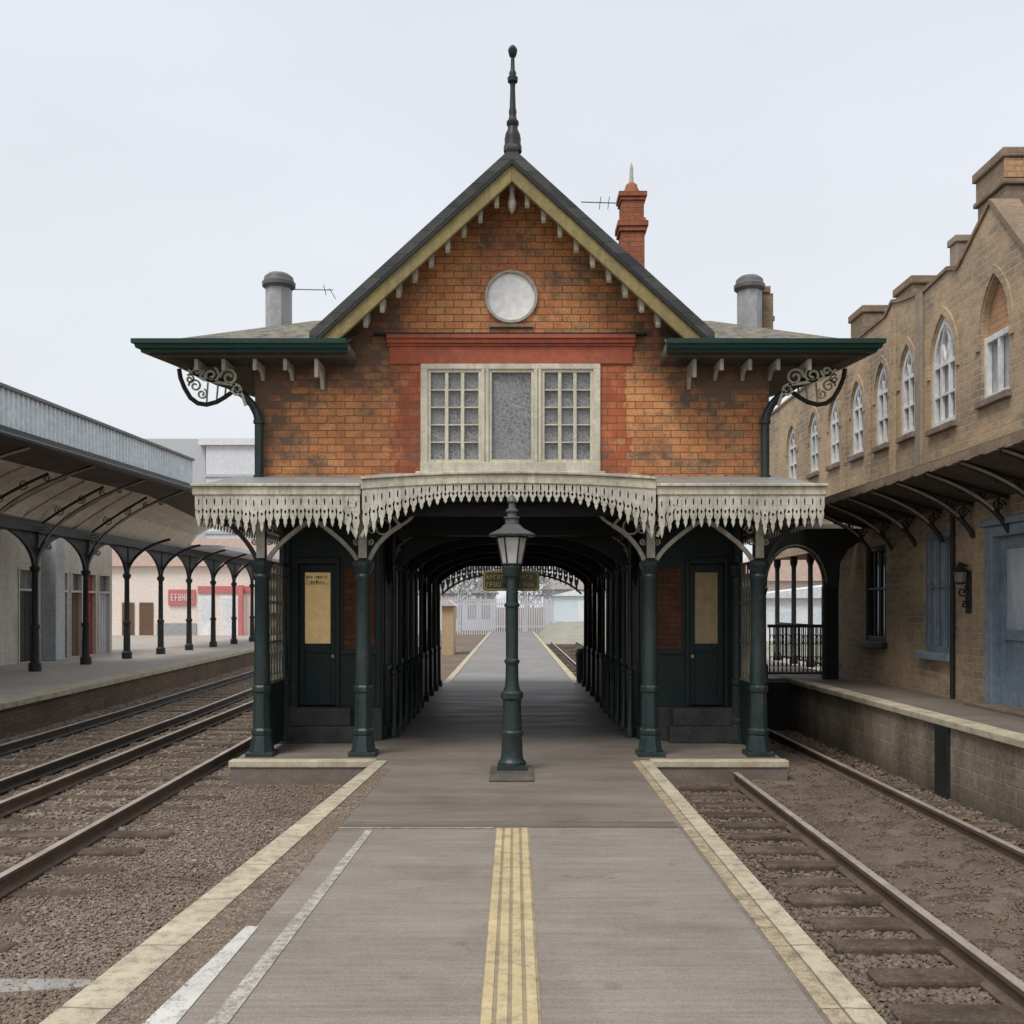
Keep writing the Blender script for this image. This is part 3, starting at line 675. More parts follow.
# side wings: low hipped roofs with green gutters, dark soffits and cream eaves brackets
for sgn in (-1,1):
    wx = lambda x: sgn*x
    xe = 5.20 if sgn < 0 else 5.12
    A, A2, D2, P1, P2 = (wx(xe),14.25), (wx(2.34 if sgn<0 else 2.2),14.25), (wx(2.25),17.6), (wx(3.2),16.0,6.56), (wx(2.1),16.0,6.62)
    Bp, Cp, Dp = (wx(5.0),15.0), (wx(4.78),16.3), (wx(4.2),17.6)
    b = B(); ze = 5.755
    b.add([(*A,ze),(*A2,ze),P2,P1,(*Bp,ze),(*Cp,ze),(*Dp,ze),(*D2,ze)], [(0,1,2,3),(0,3,4),(4,3,5),(5,3,6),(6,3,2,7)])
    b.plate([A,A2,D2,Dp,Cp,Bp], 5.645, 5.75, 'z')
    wr = obj('wing_roof', b, M['low_roof'], S)
    b = B().plate([(A[0]-sgn*.05,A[1]+.05),(A2[0],A2[1]+.05),(D2[0],17.5),Dp,(Cp[0]-sgn*.05,Cp[1]),(Bp[0]-sgn*.05,Bp[1])], 5.57, 5.643, 'z')
    for i in range(8): b.box(*sorted((wx(2.4), wx(4.9-.02*i))), 14.30+.075*i, 14.312+.075*i, 5.557, 5.572)
    obj('soffit', b, M['soffit'], wr)
    path = [A2,A,Bp,Cp,Dp] if sgn < 0 else [Dp,Cp,Bp,A,A2]
    pr = [(0,5.60),(.05,5.60),(.06,5.64),(.10,5.655),(.11,5.70),(.14,5.715),(.14,5.78),(0,5.78)]
    if sgn < 0: path = path[::-1]; 
    # outward is on the right-hand side of travel
    path = [Dp,Cp,Bp,A,A2] if sgn < 0 else [A2,A,Bp,Cp,Dp]
    test = Vector(path[1]) - Vector(path[0]); rt = Vector((test.y,-test.x)); cx = Vector((wx(3.5),15.5)) - Vector(path[0])
    if rt.dot(cx) > 0: path = path[::-1]
    obj('gutter', B().sweep(path, pr), M['gutter_green'], wr)
    for px in ((199,226,257,287,318) if sgn < 0 else (693,720,748,776,807)):
        x = (px-512)*.0145
        big = px in (318,693)
        h = .34 if big else .21
        b = B().plate([(14.36,5.555),(14.885,5.555),(14.885,5.555-h),(14.84,5.555-h),(14.78,5.555-h*.6),(14.64,5.555-h*.42),(14.50,5.555-h*.4),(14.42,5.555-h*.75),(14.36,5.555-h*.8)], x-.028, x+.028, 'x')
        obj('eaves_bracket', b, M['cream_rib'], wr, bevel=.008)
    # downpipe turning out under the eaves, looped strut and scroll fretwork
    xp = 3.74
    pts = [(wx(xp),14.78,3.62),(wx(xp),14.78,4.72),(wx(xp+.03),14.78,4.85),(wx(xp+.10),14.78,4.98),(wx(xp+.24),14.78,5.13),(wx(xp+.45),14.8,5.27),(wx(xp+.72),14.85,5.40),(wx(xp+1.05),14.9,5.50)]
    dp = obj('downpipe', B().tube(pts, [.062,.062,.062,.06,.06,.06,.055,.05], 10), M['green'], S, smooth=40)
    b = B()
    for z in (3.9,4.72): b.lathe(wx(xp),14.78,[(.062,z-.03),(.085,z-.025),(.085,z+.025),(.062,z+.03)],10)
    obj('collar', b, M['green'], dp, smooth=40)
    b = B().tube([(wx(x),14.9,z) for x,z in ((4.96,5.53),(4.94,5.40),(4.88,5.25),(4.79,5.10),(4.68,5.02),(4.55,5.0),(4.40,5.04),(4.28,5.11),(4.18,5.18))], .035, 8)
    lp = obj('loop_strut', b, M['black_iron'], S, smooth=40)
    b = B()
    def spiral(cx, cz, r0, turns, a0, dirn=1, n=26):
        return [(cx+r0*(1-.8*i/n)*math.cos(a0+dirn*turns*2*math.pi*i/n), cz+r0*(1-.8*i/n)*math.sin(a0+dirn*turns*2*math.pi*i/n)) for i in range(n+1)]
    for (cx,cz,r0,a0) in ((4.12,5.33,.13,0),(4.38,5.36,.12,2),(4.02,5.14,.09,1),(4.58,5.42,.08,3)):
        b.ribbon([(wx(u),v) for u,v in spiral(cx,cz,r0,1.5,a0)], .030, 14.55, 14.585, 'y')
    b.ribbon([(wx(u),v) for u,v in ((3.88,4.92),(3.93,5.08),(4.05,5.22),(4.25,5.25),(4.5,5.30),(4.72,5.44))], .04, 14.55, 14.585, 'y')
    obj('scroll_bracket', b, M['cream_rib'], S)
    b = B()
    for (cx,cz,r0,a0) in ((4.72,5.28,.10,0),(4.62,5.16,.08,2),(4.80,5.38,.07,1)):
        b.ribbon([(wx(u),v) for u,v in spiral(cx,cz,r0,1.4,a0)], .024, 14.885, 14.915, 'y')
    for u in (4.55,4.40,4.28): b.ribbon([(wx(u),5.03+.3*abs(u-4.55)),(wx(u-.02),5.33-.2*(4.55-u))], .022, 14.89, 14.91, 'y')
    obj('scroll', b, M['cream_rib'], lp)

# vents and chimneys
def vent(cx, cy, r, zb, zt):
    v = obj('roof_vent', B().lathe(cx,cy,[(r,zb),(r,zt-.24)],8,R(22.5)), M['grey_metal'], S)
    obj('vent_cap', B().lathe(cx,cy,[(r*1.02,zt-.239),(r*1.25,zt-.20),(r*1.27,zt-.14),(r*1.15,zt-.12),(r*1.08,zt-.05),(r*.8,zt),(r*.3,zt+.015)],16), M['grey_cap'], v, smooth=35)
    return v
v = vent(-3.80,16.3,.215,6.25,7.40)
obj('aerial', B().tube([(-3.58,16.3,7.16),(-2.92,16.3,7.15)], .009, 5).tube([(-3.05,16.2,7.2),(-3.05,16.4,7.1)], .006, 4).tube([(-2.95,16.15,7.13),(-2.90,16.45,7.05)], .006, 4), M['grey_cap'], v)
v = vent(3.87,16.3,.20,6.25,7.36)
st_ = B().box(4.05,4.30,16.45,16.8,6.1,7.15).box(4.02,4.25,16.42,16.8,7.152,7.26).box(4.08,4.33,16.46,16.78,6.7,6.78)
lab(obj('chimney', st_, M['grey_brick'], S, bevel=.012), 'small grey brick stack against the right vent')
cx, cy = 2.09, 17.5
b = B()
for h0,h1,w in ((6.0,8.48,.205),(8.482,8.56,.24),(8.562,8.66,.265),(8.662,8.72,.225),(8.722,9.02,.195),(9.022,9.08,.22),(9.082,9.17,.245)): b.box(cx-w,cx+w,cy-w,cy+w,h0,h1)
ch = lab(obj('chimney', b, M['stack_brick'], S, bevel=.01), 'tall red brick chimney with spiked terracotta pot')
obj('chimney_pot', B().lathe(cx,cy,[(.17,9.172),(.16,9.22),(.12,9.29),(.10,9.36),(.05,9.40)],12), M['terracotta'], ch, smooth=40)
obj('spike', B().lathe(cx,cy,[(.045,9.395),(.035,9.50),(.03,9.66),(.006,9.76)],8), M['ring'], ch, smooth=40)
obj('aerial', B().tube([(cx-.2,cy,9.05),(cx-.88,cy,9.07)], .010, 5).tube([(cx-.55,cy-.15,9.1),(cx-.55,cy+.15,9.0)], .006, 4).tube([(cx-.4,cy-.15,9.1),(cx-.4,cy+.15,9.0)], .006, 4), M['grey_cap'], ch)

# ---- canopy round the front
VY = 13.0
CN = B()
CN.add([(-4.10,VY,3.575),(-1.95,VY,3.575),(-1.95,FY,3.93),(-4.10,FY,3.93),(-1.95,VY-.03,3.645),(1.86,VY-.03,3.645),(1.86,FY,3.98),(-1.95,FY,3.98),(1.86,VY,3.575),(4.05,VY,3.575),(4.05,FY,3.93),(1.86,FY,3.93)],
       [(0,1,2,3),(4,5,6,7),(8,9,10,11)])
canopy = obj('canopy_roof', CN, M['lead'], S)
b = B().box(-4.08,4.03,FY+.3,25.3,3.50,3.62).box(-4.08,-3.85,FY-.0,FY+.3,3.50,3.62).box(3.85,4.03,FY,FY+.3,3.5,3.62)
obj('rear_roof', b, M['lead'], canopy)
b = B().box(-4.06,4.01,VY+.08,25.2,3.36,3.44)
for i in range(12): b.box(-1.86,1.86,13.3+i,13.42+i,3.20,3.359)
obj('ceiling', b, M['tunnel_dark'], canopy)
# fascias
b = B().box(-4.14,-1.96,VY-.06,VY,3.44,3.545).box(-4.16,-1.96,VY-.09,VY,3.547,3.585)
b.box(1.87,4.07,VY-.06,VY,3.44,3.545).box(1.87,4.09,VY-.09,VY,3.547,3.585)
arc = lambda x: 3.585 + .075*(1-(abs(x+.045)/1.905)**2)
xs = [-1.955+3.82*i/24 for i in range(25)]
b.plate([(x,arc(x)+.045) for x in xs]+[(x,arc(x)-.075) for x in reversed(xs)], VY-.09, VY-.02, 'y')
b.plate([(x,arc(x)+.082) for x in xs]+[(x,arc(x)+.046) for x in reversed(xs)], VY-.115, VY-.02, 'y')
fas = obj('fascia', b, M['cream'], canopy, bevel=.008)
# pierced timber valance, one board after another
def board(bm, c, w, zt, zb, ya, yb, ax='y'):
    h = zt-zb
    bm.plate([(c-w*.5,zt),(c+w*.5,zt),(c+w*.5,zb+h*.60),(c+w*.36,zb+h*.52),(c+w*.46,zb+h*.40),(c+w*.34,zb+h*.28),(c+w*.20,zb+h*.24),(c+w*.22,zb+h*.14),(c,zb),
              (c-w*.22,zb+h*.14),(c-w*.20,zb+h*.24),(c-w*.34,zb+h*.28),(c-w*.46,zb+h*.40),(c-w*.36,zb+h*.52),(c-w*.5,zb+h*.60)], ya, yb, ax,
             holes=[[(c+w*.16*math.cos(t), zb+h*.48+w*.22*math.sin(t)) for t in [2*math.pi*i/8 for i in range(8)]],
                    [(c+w*.10*math.cos(t), zb+h*.78+w*.5*math.sin(t)) for t in [2*math.pi*i/8 for i in range(8)]]])
def side_drop(x):
    for c in (-3.35,-1.97,1.86,3.30): 
        d = abs(x-c)
        if d < .32: return .10*(1-d/.32)**1.3 if abs(c) > 3 else .20*(1-d/.32)**1.2
    return 0
for ca, cb_ in ((-4.11,-1.97),(1.89,4.05)):
    b = B(); w = (cb_-ca)/21; c = ca+w/2
    while c < cb_:
        board(b, c, w*.98, 3.445, 3.02+rnd.uniform(-.006,.006)-side_drop(c), VY-.045, VY-.022)
        c += w
    obj('valance', b, M['cream_valance'], canopy)
b = B(); w = 3.80/37; c = -1.94+w/2
while c < 1.86:
    x_ = abs(c+.045)/1.9
    zb = 3.34 - .50*max(0, (x_-.35)/.65)**1.7
    board(b, c, w*.98, arc(c)-.07, zb, VY-.075, VY-.052); c += w
obj('valance', b, M['cream_valance'], canopy)
for sgn in (-1,1):
    xx = -4.12 if sgn < 0 else 4.05
    b = B(); c = VY+.1
    while c < 25.1: board(b, c, .14, 3.44, 3.06, xx-.011, xx+.011, 'x'); c += .152
    b.box(xx-.03,xx+.03,VY,25.3,3.44,3.60)
    obj('side_valance', b, M['cream_rib'], canopy)

# iron columns
def column(cx, cy, parent=S, k=1.0, mat='green', zt=3.40):
    sh = [(.125*k,.95),(.128*k,1.0),(.116*k,1.4),(.110*k,2.34),(.125*k,2.36),(.13*k,2.40),(.11*k,2.43)]
    o = obj('column', B().lathe(cx,cy,sh,16), M[mat], parent, smooth=35)
    b = B().box(cx-.205*k,cx+.205*k,cy-.205*k,cy+.205*k,0,.06)
    b.lathe(cx,cy,[(.195*k,.06),(.185*k,.10),(.155*k,.25),(.145*k,.28),(.16*k,.29),(.16*k,.34),(.138*k,.37),(.128*k,.84),(.148*k,.86),(.148*k,.92),(.12*k,.951)],8,R(22.5))
    obj('column_base', b, M[mat], o, bevel=.006)
    b = B().lathe(cx,cy,[(.11*k,2.431),(.135*k,2.48),(.165*k,2.54),(.17*k,2.59),(.14*k,2.60),(.075*k,2.63),(.07*k,zt)],8,R(22.5))
    obj('capital', b, M[mat], o)
    return o
CX = (-3.35,-1.99,1.85,3.30); CY = 13.4
for x in CX: column(x, CY, k=.88)
for x in (-3.35,3.30): column(x, 14.62, k=.7)
# curved cream ribs springing from the capitals
def bez(p0, p1, p2, n=12): return [tuple((1-t)**2*a+2*t*(1-t)*q+t*t*c for a,q,c in zip(p0,p1,p2)) for t in [i/n for i in range(n+1)]]
def arch_ribs(xa, xb, peak, zc=2.58):
    xm = (xa+xb)/2
    b = B()
    b.ribbon(bez((xa+.07,zc),(xa+.14,zc+.20),(xm,peak)), .055, CY-.03, CY+.03, 'y')
    b.ribbon(bez((xb-.07,zc),(xb-.14,zc+.20),(xm,peak)), .055, CY-.03, CY+.03, 'y')
    return b
for xa, xb in ((-3.35,-1.99),(1.85,3.30)): 
    for q in ((xa+.07,xa+.14),(xb-.07,xb-.14)): obj('arch_rib', B().ribbon(bez((q[0],2.58),(q[1],2.80),((xa+xb)/2+(.003 if q[0]>(xa+xb)/2 else -.003),3.17)), .055, CY-.03, CY+.03, 'y'), M['cream_rib'], S)
for xc, sg in ((-1.99,1),(1.85,-1)):
    b = B()
    b.ribbon(bez((xc+sg*.07,2.58),(xc+sg*.16,2.88),(xc+sg*.50,3.08)), .055, CY-.03, CY+.03, 'y')
    b.ribbon(bez((xc+sg*.50,3.08),(xc+sg*.66,3.15),(xc+sg*.76,3.36)), .035, CY-.025, CY+.025, 'y')
    b.ribbon(bez((xc+sg*.50,3.08),(xc+sg*.42,3.14),(xc+sg*.38,3.26)), .035, CY-.025, CY+.025, 'y')
    for q in (((xc+sg*.035,2.90),(xc+sg*.12,3.12),(xc+sg*.45,3.28)),((xc-sg*.035,2.90),(xc-sg*.10,3.06),(xc-sg*.26,3.14))):
        obj('valance_edging', B().ribbon(bez(*q), .04, VY-.02, VY-.0, 'y'), M['cream_rib'], S)
    b.ribbon([(xc+sg*(.26+.10*math.cos(t)),3.06+.10*math.sin(t)) for t in [2*math.pi*i/20 for i in range(21)]], .022, CY-.02, CY+.02, 'y')
    obj('arch_rib', b, M['cream_rib'], S)
# dark spandrel fretwork above each capital
for i, xc in enumerate(CX):
    b = B()
    for s in (-1,1):
        for (du,dz,r0,a0) in ((.12,3.02,.07,0),(.13,3.18,.06,1.5),(.26,3.24,.075,2.5),(.10,2.86,.045,3)):
            b.ribbon([(xc+s*u,v) for u,v in spiral(du,dz,r0,1.4,a0)], .018, CY-.012, CY+.012, 'y')
    b.box(xc-.055,xc+.055,CY-.085,CY-.074,2.64,3.3)
    obj('spandrel_fretwork', b, M['cream_rib'], S)
for sgn in (-1,1):
    b = B(); xc = 3.33*sgn
    b.ribbon(bez((xc+sgn*.08,2.58),(xc+sgn*.2,2.96),(xc+sgn*.75,3.30)), .05, CY-.03, CY+.03, 'y')
    for (du,dz,r0,a0) in ((.2,3.08,.09,0),(.42,3.20,.09,1),(.6,3.30,.06,2),(.34,3.02,.07,3),(.52,3.12,.05,4)):
        b.ribbon([(xc+sgn*u,v) for u,v in spiral(du,dz,r0,1.5,a0)], .02, CY-.012, CY+.012, 'y')
    obj('corner_bracket', b, M['black_iron'], S)
    # lattice screen between outer column and the wall behind
    b = B(); xs_ = xc + sgn*.0
    for i in range(6): b.box(xs_-.012,xs_+.012,13.62+.165*i,13.655+.165*i,.95,2.62)
    for z in (.95,1.5,2.05,2.6): b.box(xs_-.018,xs_+.018,13.55,14.55,z-.02,z+.02)
    for z in (1.2,1.75,2.3):
        for i in range(5): b.ribbon([(13.72+.165*i+.06*math.cos(t), z+.16*math.sin(t)) for t in [2*math.pi*j/10 for j in range(11)]], .016, xs_-.01, xs_+.01, 'x')
    obj('lattice_screen', b, M['dull_cream'], S)
    b = B().box(xs_-.02,xs_+.02,13.55,14.55,.06,.92)
    obj('lower_panel', b, M['wood_green'], S)

# ---- ground floor cabins left and right of the passage
for sgn in (-1,1):
    def X(a, c): return tuple(sorted((sgn*a, sgn*c)))
    b = B().box(*X(1.92,2.0),FY,20.2,.0,3.35).box(*X(3.36,3.44),FY,20.2,.0,3.35).box(*X(2.0,3.36),20.1,20.2,0,3.35)
    # front wall with a brick panel opening and door opening
    dx0, dx1 = (2.62,3.18)
    if sgn > 0: dx0, dx1 = (2.64,3.16)
    b.box(*X(dx1,3.36),FY,FY+.08,.50,3.35).box(*X(dx0,dx1),FY,FY+.08,2.62,3.35).box(*X(2.0,dx0),FY,FY+.08,2.55,3.35).box(*X(2.0,dx0),FY,FY+.08,.5,1.36)
    b.box(*X(dx0-.10,dx0),FY,FY+.08,1.36,2.55)
    for y in (16.2,17.5,18.8): b.box(*X(1.86,1.919),y-.07,y+.07,0,3.35)
    b.box(*X(1.88,1.919),FY+.1,20.1,1.02,1.09).box(*X(1.88,1.919),FY+.1,20.1,.0,.2)
    cab = obj('cabin_wall', b, M['wood_green'] , S)
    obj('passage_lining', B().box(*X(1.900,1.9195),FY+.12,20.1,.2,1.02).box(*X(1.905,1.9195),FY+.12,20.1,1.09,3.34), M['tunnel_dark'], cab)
    obj('brick_panel', B().box(*X(2.0,dx0-.1),FY+.03,FY+.07,1.36,2.55), M['dark_brick'], cab)
    # pilasters and mouldings
    b = B().box(*X(dx1,dx1+.06),FY-.05,FY-.002,.5,2.72).box(*X(dx0-.06,dx0),FY-.05,FY-.002,.5,2.72).box(*X(dx0,dx1),FY-.05,FY-.002,2.63,2.72)
    b.box(*X(2.0,dx0-.07),FY-.04,FY-.002,1.28,1.36).box(*X(1.95,2.03),FY-.03,FY-.002,.5,3.3).box(*X(3.30,3.40),FY-.03,FY-.002,.5,3.3)
    obj('moulding', b, M['wood_green'], cab, bevel=.01)
    # door
    b = B(); d0, d1 = dx0+.005, dx1-.005
    gx0, gx1, gz0, gz1 = d0+.085, d1-.085, 1.44, 2.50
    b.box(*X(d0,gx0),FY+.02,FY+.065,.52,2.615).box(*X(gx1,d1),FY+.02,FY+.065,.52,2.615).box(*X(gx0,gx1),FY+.02,FY+.065,gz1,2.615).box(*X(gx0,gx1),FY+.02,FY+.065,1.30,gz0)
    b.box(*X(gx0,gx1),FY+.02,FY+.065,.52,.70).box(*X(gx0,gx1),FY+.035,FY+.06,.70,1.30)
    door = obj('door', b, M['wood_green'], S, bevel=.006)
    lab(door, 'green door with bright yellow blind and dark lettering' if sgn < 0 else 'green door with dull brown blind')
    obj('glazing', B().box(*X(gx0,gx1),FY+.035,FY+.05,gz0,gz1), M['blind' if sgn < 0 else 'blind_dim'], door)
    b = B()
    if sgn < 0:
        r_ = random.Random(5)
        for zz in (2.36,2.43):
            xq = -gx1+.02
            while xq < -gx0-.03:
                wq = r_.uniform(.016,.03)
                if r_.random() < .85:
                    b.box(xq,xq+.006,FY+.028,FY+.034,zz-.022,zz+.022)
                    if r_.random() < .8: b.box(xq+.0062,xq+wq,FY+.028,FY+.034,zz+r_.choice((-.02,0,.014)),zz+r_.choice((-.02,0,.014))+.006+.001)
                    if r_.random() < .5: b.box(xq+wq-.006,xq+wq,FY+.0285,FY+.0345,zz-.021,zz+r_.choice((0,.021)))
                xq += wq+.012
        b.box(-gx1+.008,-gx0-.008,FY+.028,FY+.034,2.325,2.332)
        obj('lettering', b, M['dark_door'], door)
    hx = gx0-.04 if sgn > 0 else gx0-.04
    obj('handle', B().lathe(sgn*hx, FY+.0, [(.012,1.22),(.028,1.235),(.028,1.265),(.012,1.28)], 10), M['ring'], door, smooth=40)
    # stepped stone plinth
    b = B().box(*X(2.30,3.36),14.55,FY-.06,0.0,.24).box(*X(2.36,3.32),14.62,FY-.055,.241,.50).box(*X(1.93,3.44),FY-.054,FY+.07,0,.498)
    obj('plinth', b, M['stone_plinth'], S, bevel=.015)
    for y in (15.25,16.1,17.0,17.9,18.8,19.7):
        po = obj('passage_post', B().lathe(sgn*1.80,y,[(.075,0),(.075,.12),(.05,.18),(.042,.95),(.06,.97),(.06,1.03),(.036,1.06),(.032,2.5),(.06,2.58),(.06,2.63),(.034,2.65),(.034,3.19)],10), M['green'], S, smooth=35)
        b = B().tube([(sgn*1.80,y,2.66),(sgn*1.72,y,2.92),(sgn*1.45,y,3.12)], .016, 5)
        for (du,dz,r0,a0) in ((1.66,3.04,.06,0),(1.74,2.86,.04,2)): b.ribbon([(sgn*u,v) for u,v in spiral(du,dz,r0,1.4,a0)], .014, y-.01, y+.01, 'y')
        obj('post_bracket', b, M['dull_cream'], po)
    # open rear part of the passage: slim columns, rails
    for y in (21.0,22.3,23.6,24.9):
        obj('passage_column', B().box(sgn*1.84-.10,sgn*1.84+.10,y-.1,y+.1,0,.14).lathe(sgn*1.84,y,[(.085,.14),(.07,.2),(.06,.9),(.075,.92),(.075,.98),(.055,1.0),(.05,2.6),(.08,2.68),(.08,2.74),(.045,2.76),(.045,3.36)],10), M['tunnel_dark'], S, smooth=35)
    for y in (20.25,21.1,22.4,23.7): obj('passage_panel', B().box(sgn*1.84-.02,sgn*1.84+.02,y,y+.75,.12,1.02), M['tunnel_dark'], S)
    b = B().box(*X(3.3,3.42),20.3,25.2,0,3.35)
    obj('outer_screen', b, M['tunnel_dark'], S) if sgn > 0 else None
# dark header over the passage mouth
obj('header_beam', B().box(-1.9,1.9,FY-.02,FY+.2,3.05,3.355), M['tunnel_dark'], S)
# valance at the far mouth of the passage
b = B(); c = -1.75
while c < 1.76:
    zb = 2.02 + .74*(1-(abs(c)/1.85)**2.2)**.6
    board(b, c, .125, 3.06, zb, 25.2, 25.22); c += .135
b.ribbon([(x, 2.10+.74*(1-(abs(x)/1.85)**2.2)**.6) for x in [-1.75+3.5*i/30 for i in range(31)]], .05, 25.16, 25.198, 'y')
obj('rear_valance', b, M['cream_valance'], S)
obj('rear_beam', B().box(-4.06,4.01,25.1,25.19,3.0,3.36), M['tunnel_dark'], S)

for y in (15.4,17.5,20.25,22.3,24.6):
    outl_ = [(-1.9,3.355),(1.9,3.355),(1.9,2.3)] + [(x, 2.3+.80*(1-(abs(x)/1.88)**2.4)**.6) for x in [1.86-3.72*i/28 for i in range(29)]] + [(-1.9,2.3)]
    obj('passage_arch', B().plate(outl_, y, y+.05, 'y'), M['tunnel_dark'], S)
# litter bin beyond the passage
T = thing('litter_bin', 'black litter bin against the right rear column of the passage', 'bin', (1.86,25.9,0))
obj('body', B().lathe(1.86,25.9,[(.15,.012),(.19,.05),(.21,.72),(.19,.72)],14), M['bin'], T, smooth=35)
obj('lid', B().lathe(1.86,25.9,[(.22,.722),(.225,.78),(.17,.90),(.05,.94)],14), M['bin'], T, smooth=35)

# ------------------------------------------------------------------ street lamp and its sign
LX, LY = 0.0, 12.1
T = thing('street_lamp', 'green cast iron lamp post with white glazed lantern standing mid platform', 'street lamp', (LX,LY,.035))
z_ = lambda px: 2+(606-px)*.0121
b = B().box(LX-.18,LX+.18,LY-.18,LY+.18,.035,.085)
b.lathe(LX,LY,[(.165,.085),(.165,.12),(.14,.15),(.13,.20),(.125,.42),(.135,.44),(.135,.48),(.118,.50),(.108,.86),(.135,.89),(.135,.95),(.105,.98)],12)
obj('lamp_base', b, M['green'], T, smooth=32)
prof = [(.10,.981),(.082,1.05),(.078,1.15)]
for z in (1.30,1.98): prof += [(.076,z),(.092,z+.015),(.092,z+.045),(.074,z+.06)]
prof += [(.068,2.34),(.095,2.36),(.11,2.42),(.118,2.47),(.10,2.49)]
obj('post', B().lathe(LX,LY,prof,14), M['green'], T, smooth=32)
hx6 = lambda r: [(LX+r*math.cos(2*math.pi*k/6), LY+r*math.sin(2*math.pi*k/6)) for k in range(6)]
b = B(); lo, hi = hx6(.118), hx6(.182); zl, zh = 2.505, 2.83
for (a, c) in zip(lo, hi): b.tube([(*a,zl),(*c,zh)], .011, 6)
for k in range(6):
    b.tube([(*lo[k],zl),(*lo[(k+1)%6],zl)], .011, 6); b.tube([(*hi[k],zh),(*hi[(k+1)%6],zh)], .011, 6)
b.lathe(LX,LY,[(.09,2.485),(.12,2.492),(.12,2.502)],6,0)
ln = obj('lantern_frame', b, M['black_iron'], T)
b = B(); lo, hi = hx6(.113), hx6(.177)
b.add([(*p,zl+.005) for p in lo]+[(*p,zh-.002) for p in hi], [(k,(k+1)%6,6+(k+1)%6,6+k) for k in range(6)]+[tuple(range(5,-1,-1))])
obj('glass', b, M['opal'], ln)
obj('hood', B().lathe(LX,LY,[(.16,2.836),(.275,2.842),(.285,2.86),(.27,2.875),(.20,2.91),(.14,2.94),(.11,2.975),(.085,2.985),(.082,3.05),(.10,3.06),(.10,3.075),(.06,3.085),(.055,3.12),(.075,3.14),(.075,3.16),(.045,3.18),(.038,3.24),(.06,3.26),(.05,3.30),(.01,3.345)],18), M['lamp_hood'], T, smooth=35)
G = thing('platform_sign', 'small dark olive sign with yellow lettering fixed across the lamp post', 'sign', (LX,LY+.13,2.31))
def rr(x0,x1,z0,z1,r,n=5):
    o=[]
    for cx,cz,a in ((x1-r,z0+r,-90),(x1-r,z1-r,0),(x0+r,z1-r,90),(x0+r,z0+r,180)):
        o += [(cx+r*math.cos(R(a+90*i/n)), cz+r*math.sin(R(a+90*i/n))) for i in range(n+1)]
    return o
bd = obj('board', B().plate(rr(-.355,.335,2.185,2.435,.05), LY+.11, LY+.15, 'y'), M['sign_board'], G, bevel=.008)
obj('sign_border', B().plate(rr(-.345,.325,2.195,2.425,.045), LY+.102, LY+.109, 'y', holes=[rr(-.33,.31,2.21,2.41,.04)]), M['sign_letter'], bd)
r_ = random.Random(9)
for xa, xb_ in ((-.31,-.10),(.09,.29)):
    for zz, hh in ((2.355,.026),(2.262,.028)):
        b = B()
        xq = xa
        while xq < xb_-.03:
            wq = r_.uniform(.022,.036); y0_, y1_ = LY+.100, LY+.1085
            b.box(xq,xq+.009,y0_,y1_,zz-hh,zz+hh)
            t_ = r_.choice((0,1,2,3))
            if t_ in (0,1): b.box(xq+.0092,xq+wq,y0_,y1_,zz+hh-.009,zz+hh)
            if t_ in (1,2): b.box(xq+.0092,xq+wq,y0_,y1_,zz-.005,zz+.005)
            if t_ in (2,3): b.box(xq+.0092,xq+wq,y0_,y1_,zz-hh,zz-hh+.009)
            if t_ == 3: b.box(xq+wq-.009,xq+wq,y0_,y1_,zz-hh+.0092,zz+hh)
            xq += wq+.016
        obj('lettering', b, M['sign_letter'], bd)
obj('clamp', B().box(-.12,.11,LY+.075,LY+.109,2.27,2.35), M['black_iron'], G)

# ------------------------------------------------------------------ brick terrace on the right
TR = thing('brick_terrace', 'long tan brick terrace with pointed arched upper windows along the right platform', 'terrace', (6.43,14,.65))
TX = 6.43
def pointed(yc, w, z0, zs, zt, n=8):
    h = w/2; o = [(yc-h,z0),(yc+h,z0)]
    rise = zt-zs; rad = (h*h+rise*rise)/(2*h) if rise > h else (h*h+rise*rise)/(2*h)
    # right arc: centre at (yc+h-rad, zs)
    a1 = math.asin(min(1, rise/rad)); 
    o += [(yc+h-rad+rad*math.cos(a1*i/n), zs+rad*math.sin(a1*i/n)) for i in range(n+1)]
    o += [(yc-h+rad-rad*math.cos(a1*i/n), zs+rad*math.sin(a1*i/n)) for i in range(n-1,-1,-1)]
    return o
upper = [(14.92,.84,4.70,5.62,6.32),(16.26,.58,4.79,5.72,6.22),(17.38,.58,4.80,5.72,6.20),(18.62,.60,4.82,5.70,6.16),(19.95,.60,4.83,5.68,6.14),(21.30,.62,4.84,5.66,6.10),(22.95,.70,4.85,5.65,6.10)]
top = [(25.0,6.75),(20.2,6.85),(20.0,6.95),(17.2,7.0),(16.9,7.15),(16.5,7.05),(15.6,6.92),(14.75,6.98),(14.42,6.88),(13.42,7.44),(12.45,6.42),(11.2,6.42),(10.9,6.6),(4.0,6.6)]
outline = [(4.0,.3),(20.7,.3),(20.7,3.15),(25.0,3.15)] + top
dr = (11.55,13.55,.66,3.06); w1 = (14.62,15.62,1.30,3.12); w2 = (17.2,18.25,1.38,3.06)
rect = lambda q: [(q[0],q[2]),(q[1],q[2]),(q[1],q[3]),(q[0],q[3])]
holes = [pointed(*u) for u in upper] + [pointed(13.32,.78,4.80,5.66,6.40), rect(dr), rect(w1), rect(w2), rect((6.5,7.4,1.3,3.1)), pointed(9.5,.8,4.75,5.6,6.2), pointed(7.5,.8,4.75,5.6,6.2)]
b = B().plate(outline, TX, TX+.35, 'x', holes=holes)
obj('wall', b, M['terrace_brick'], TR)
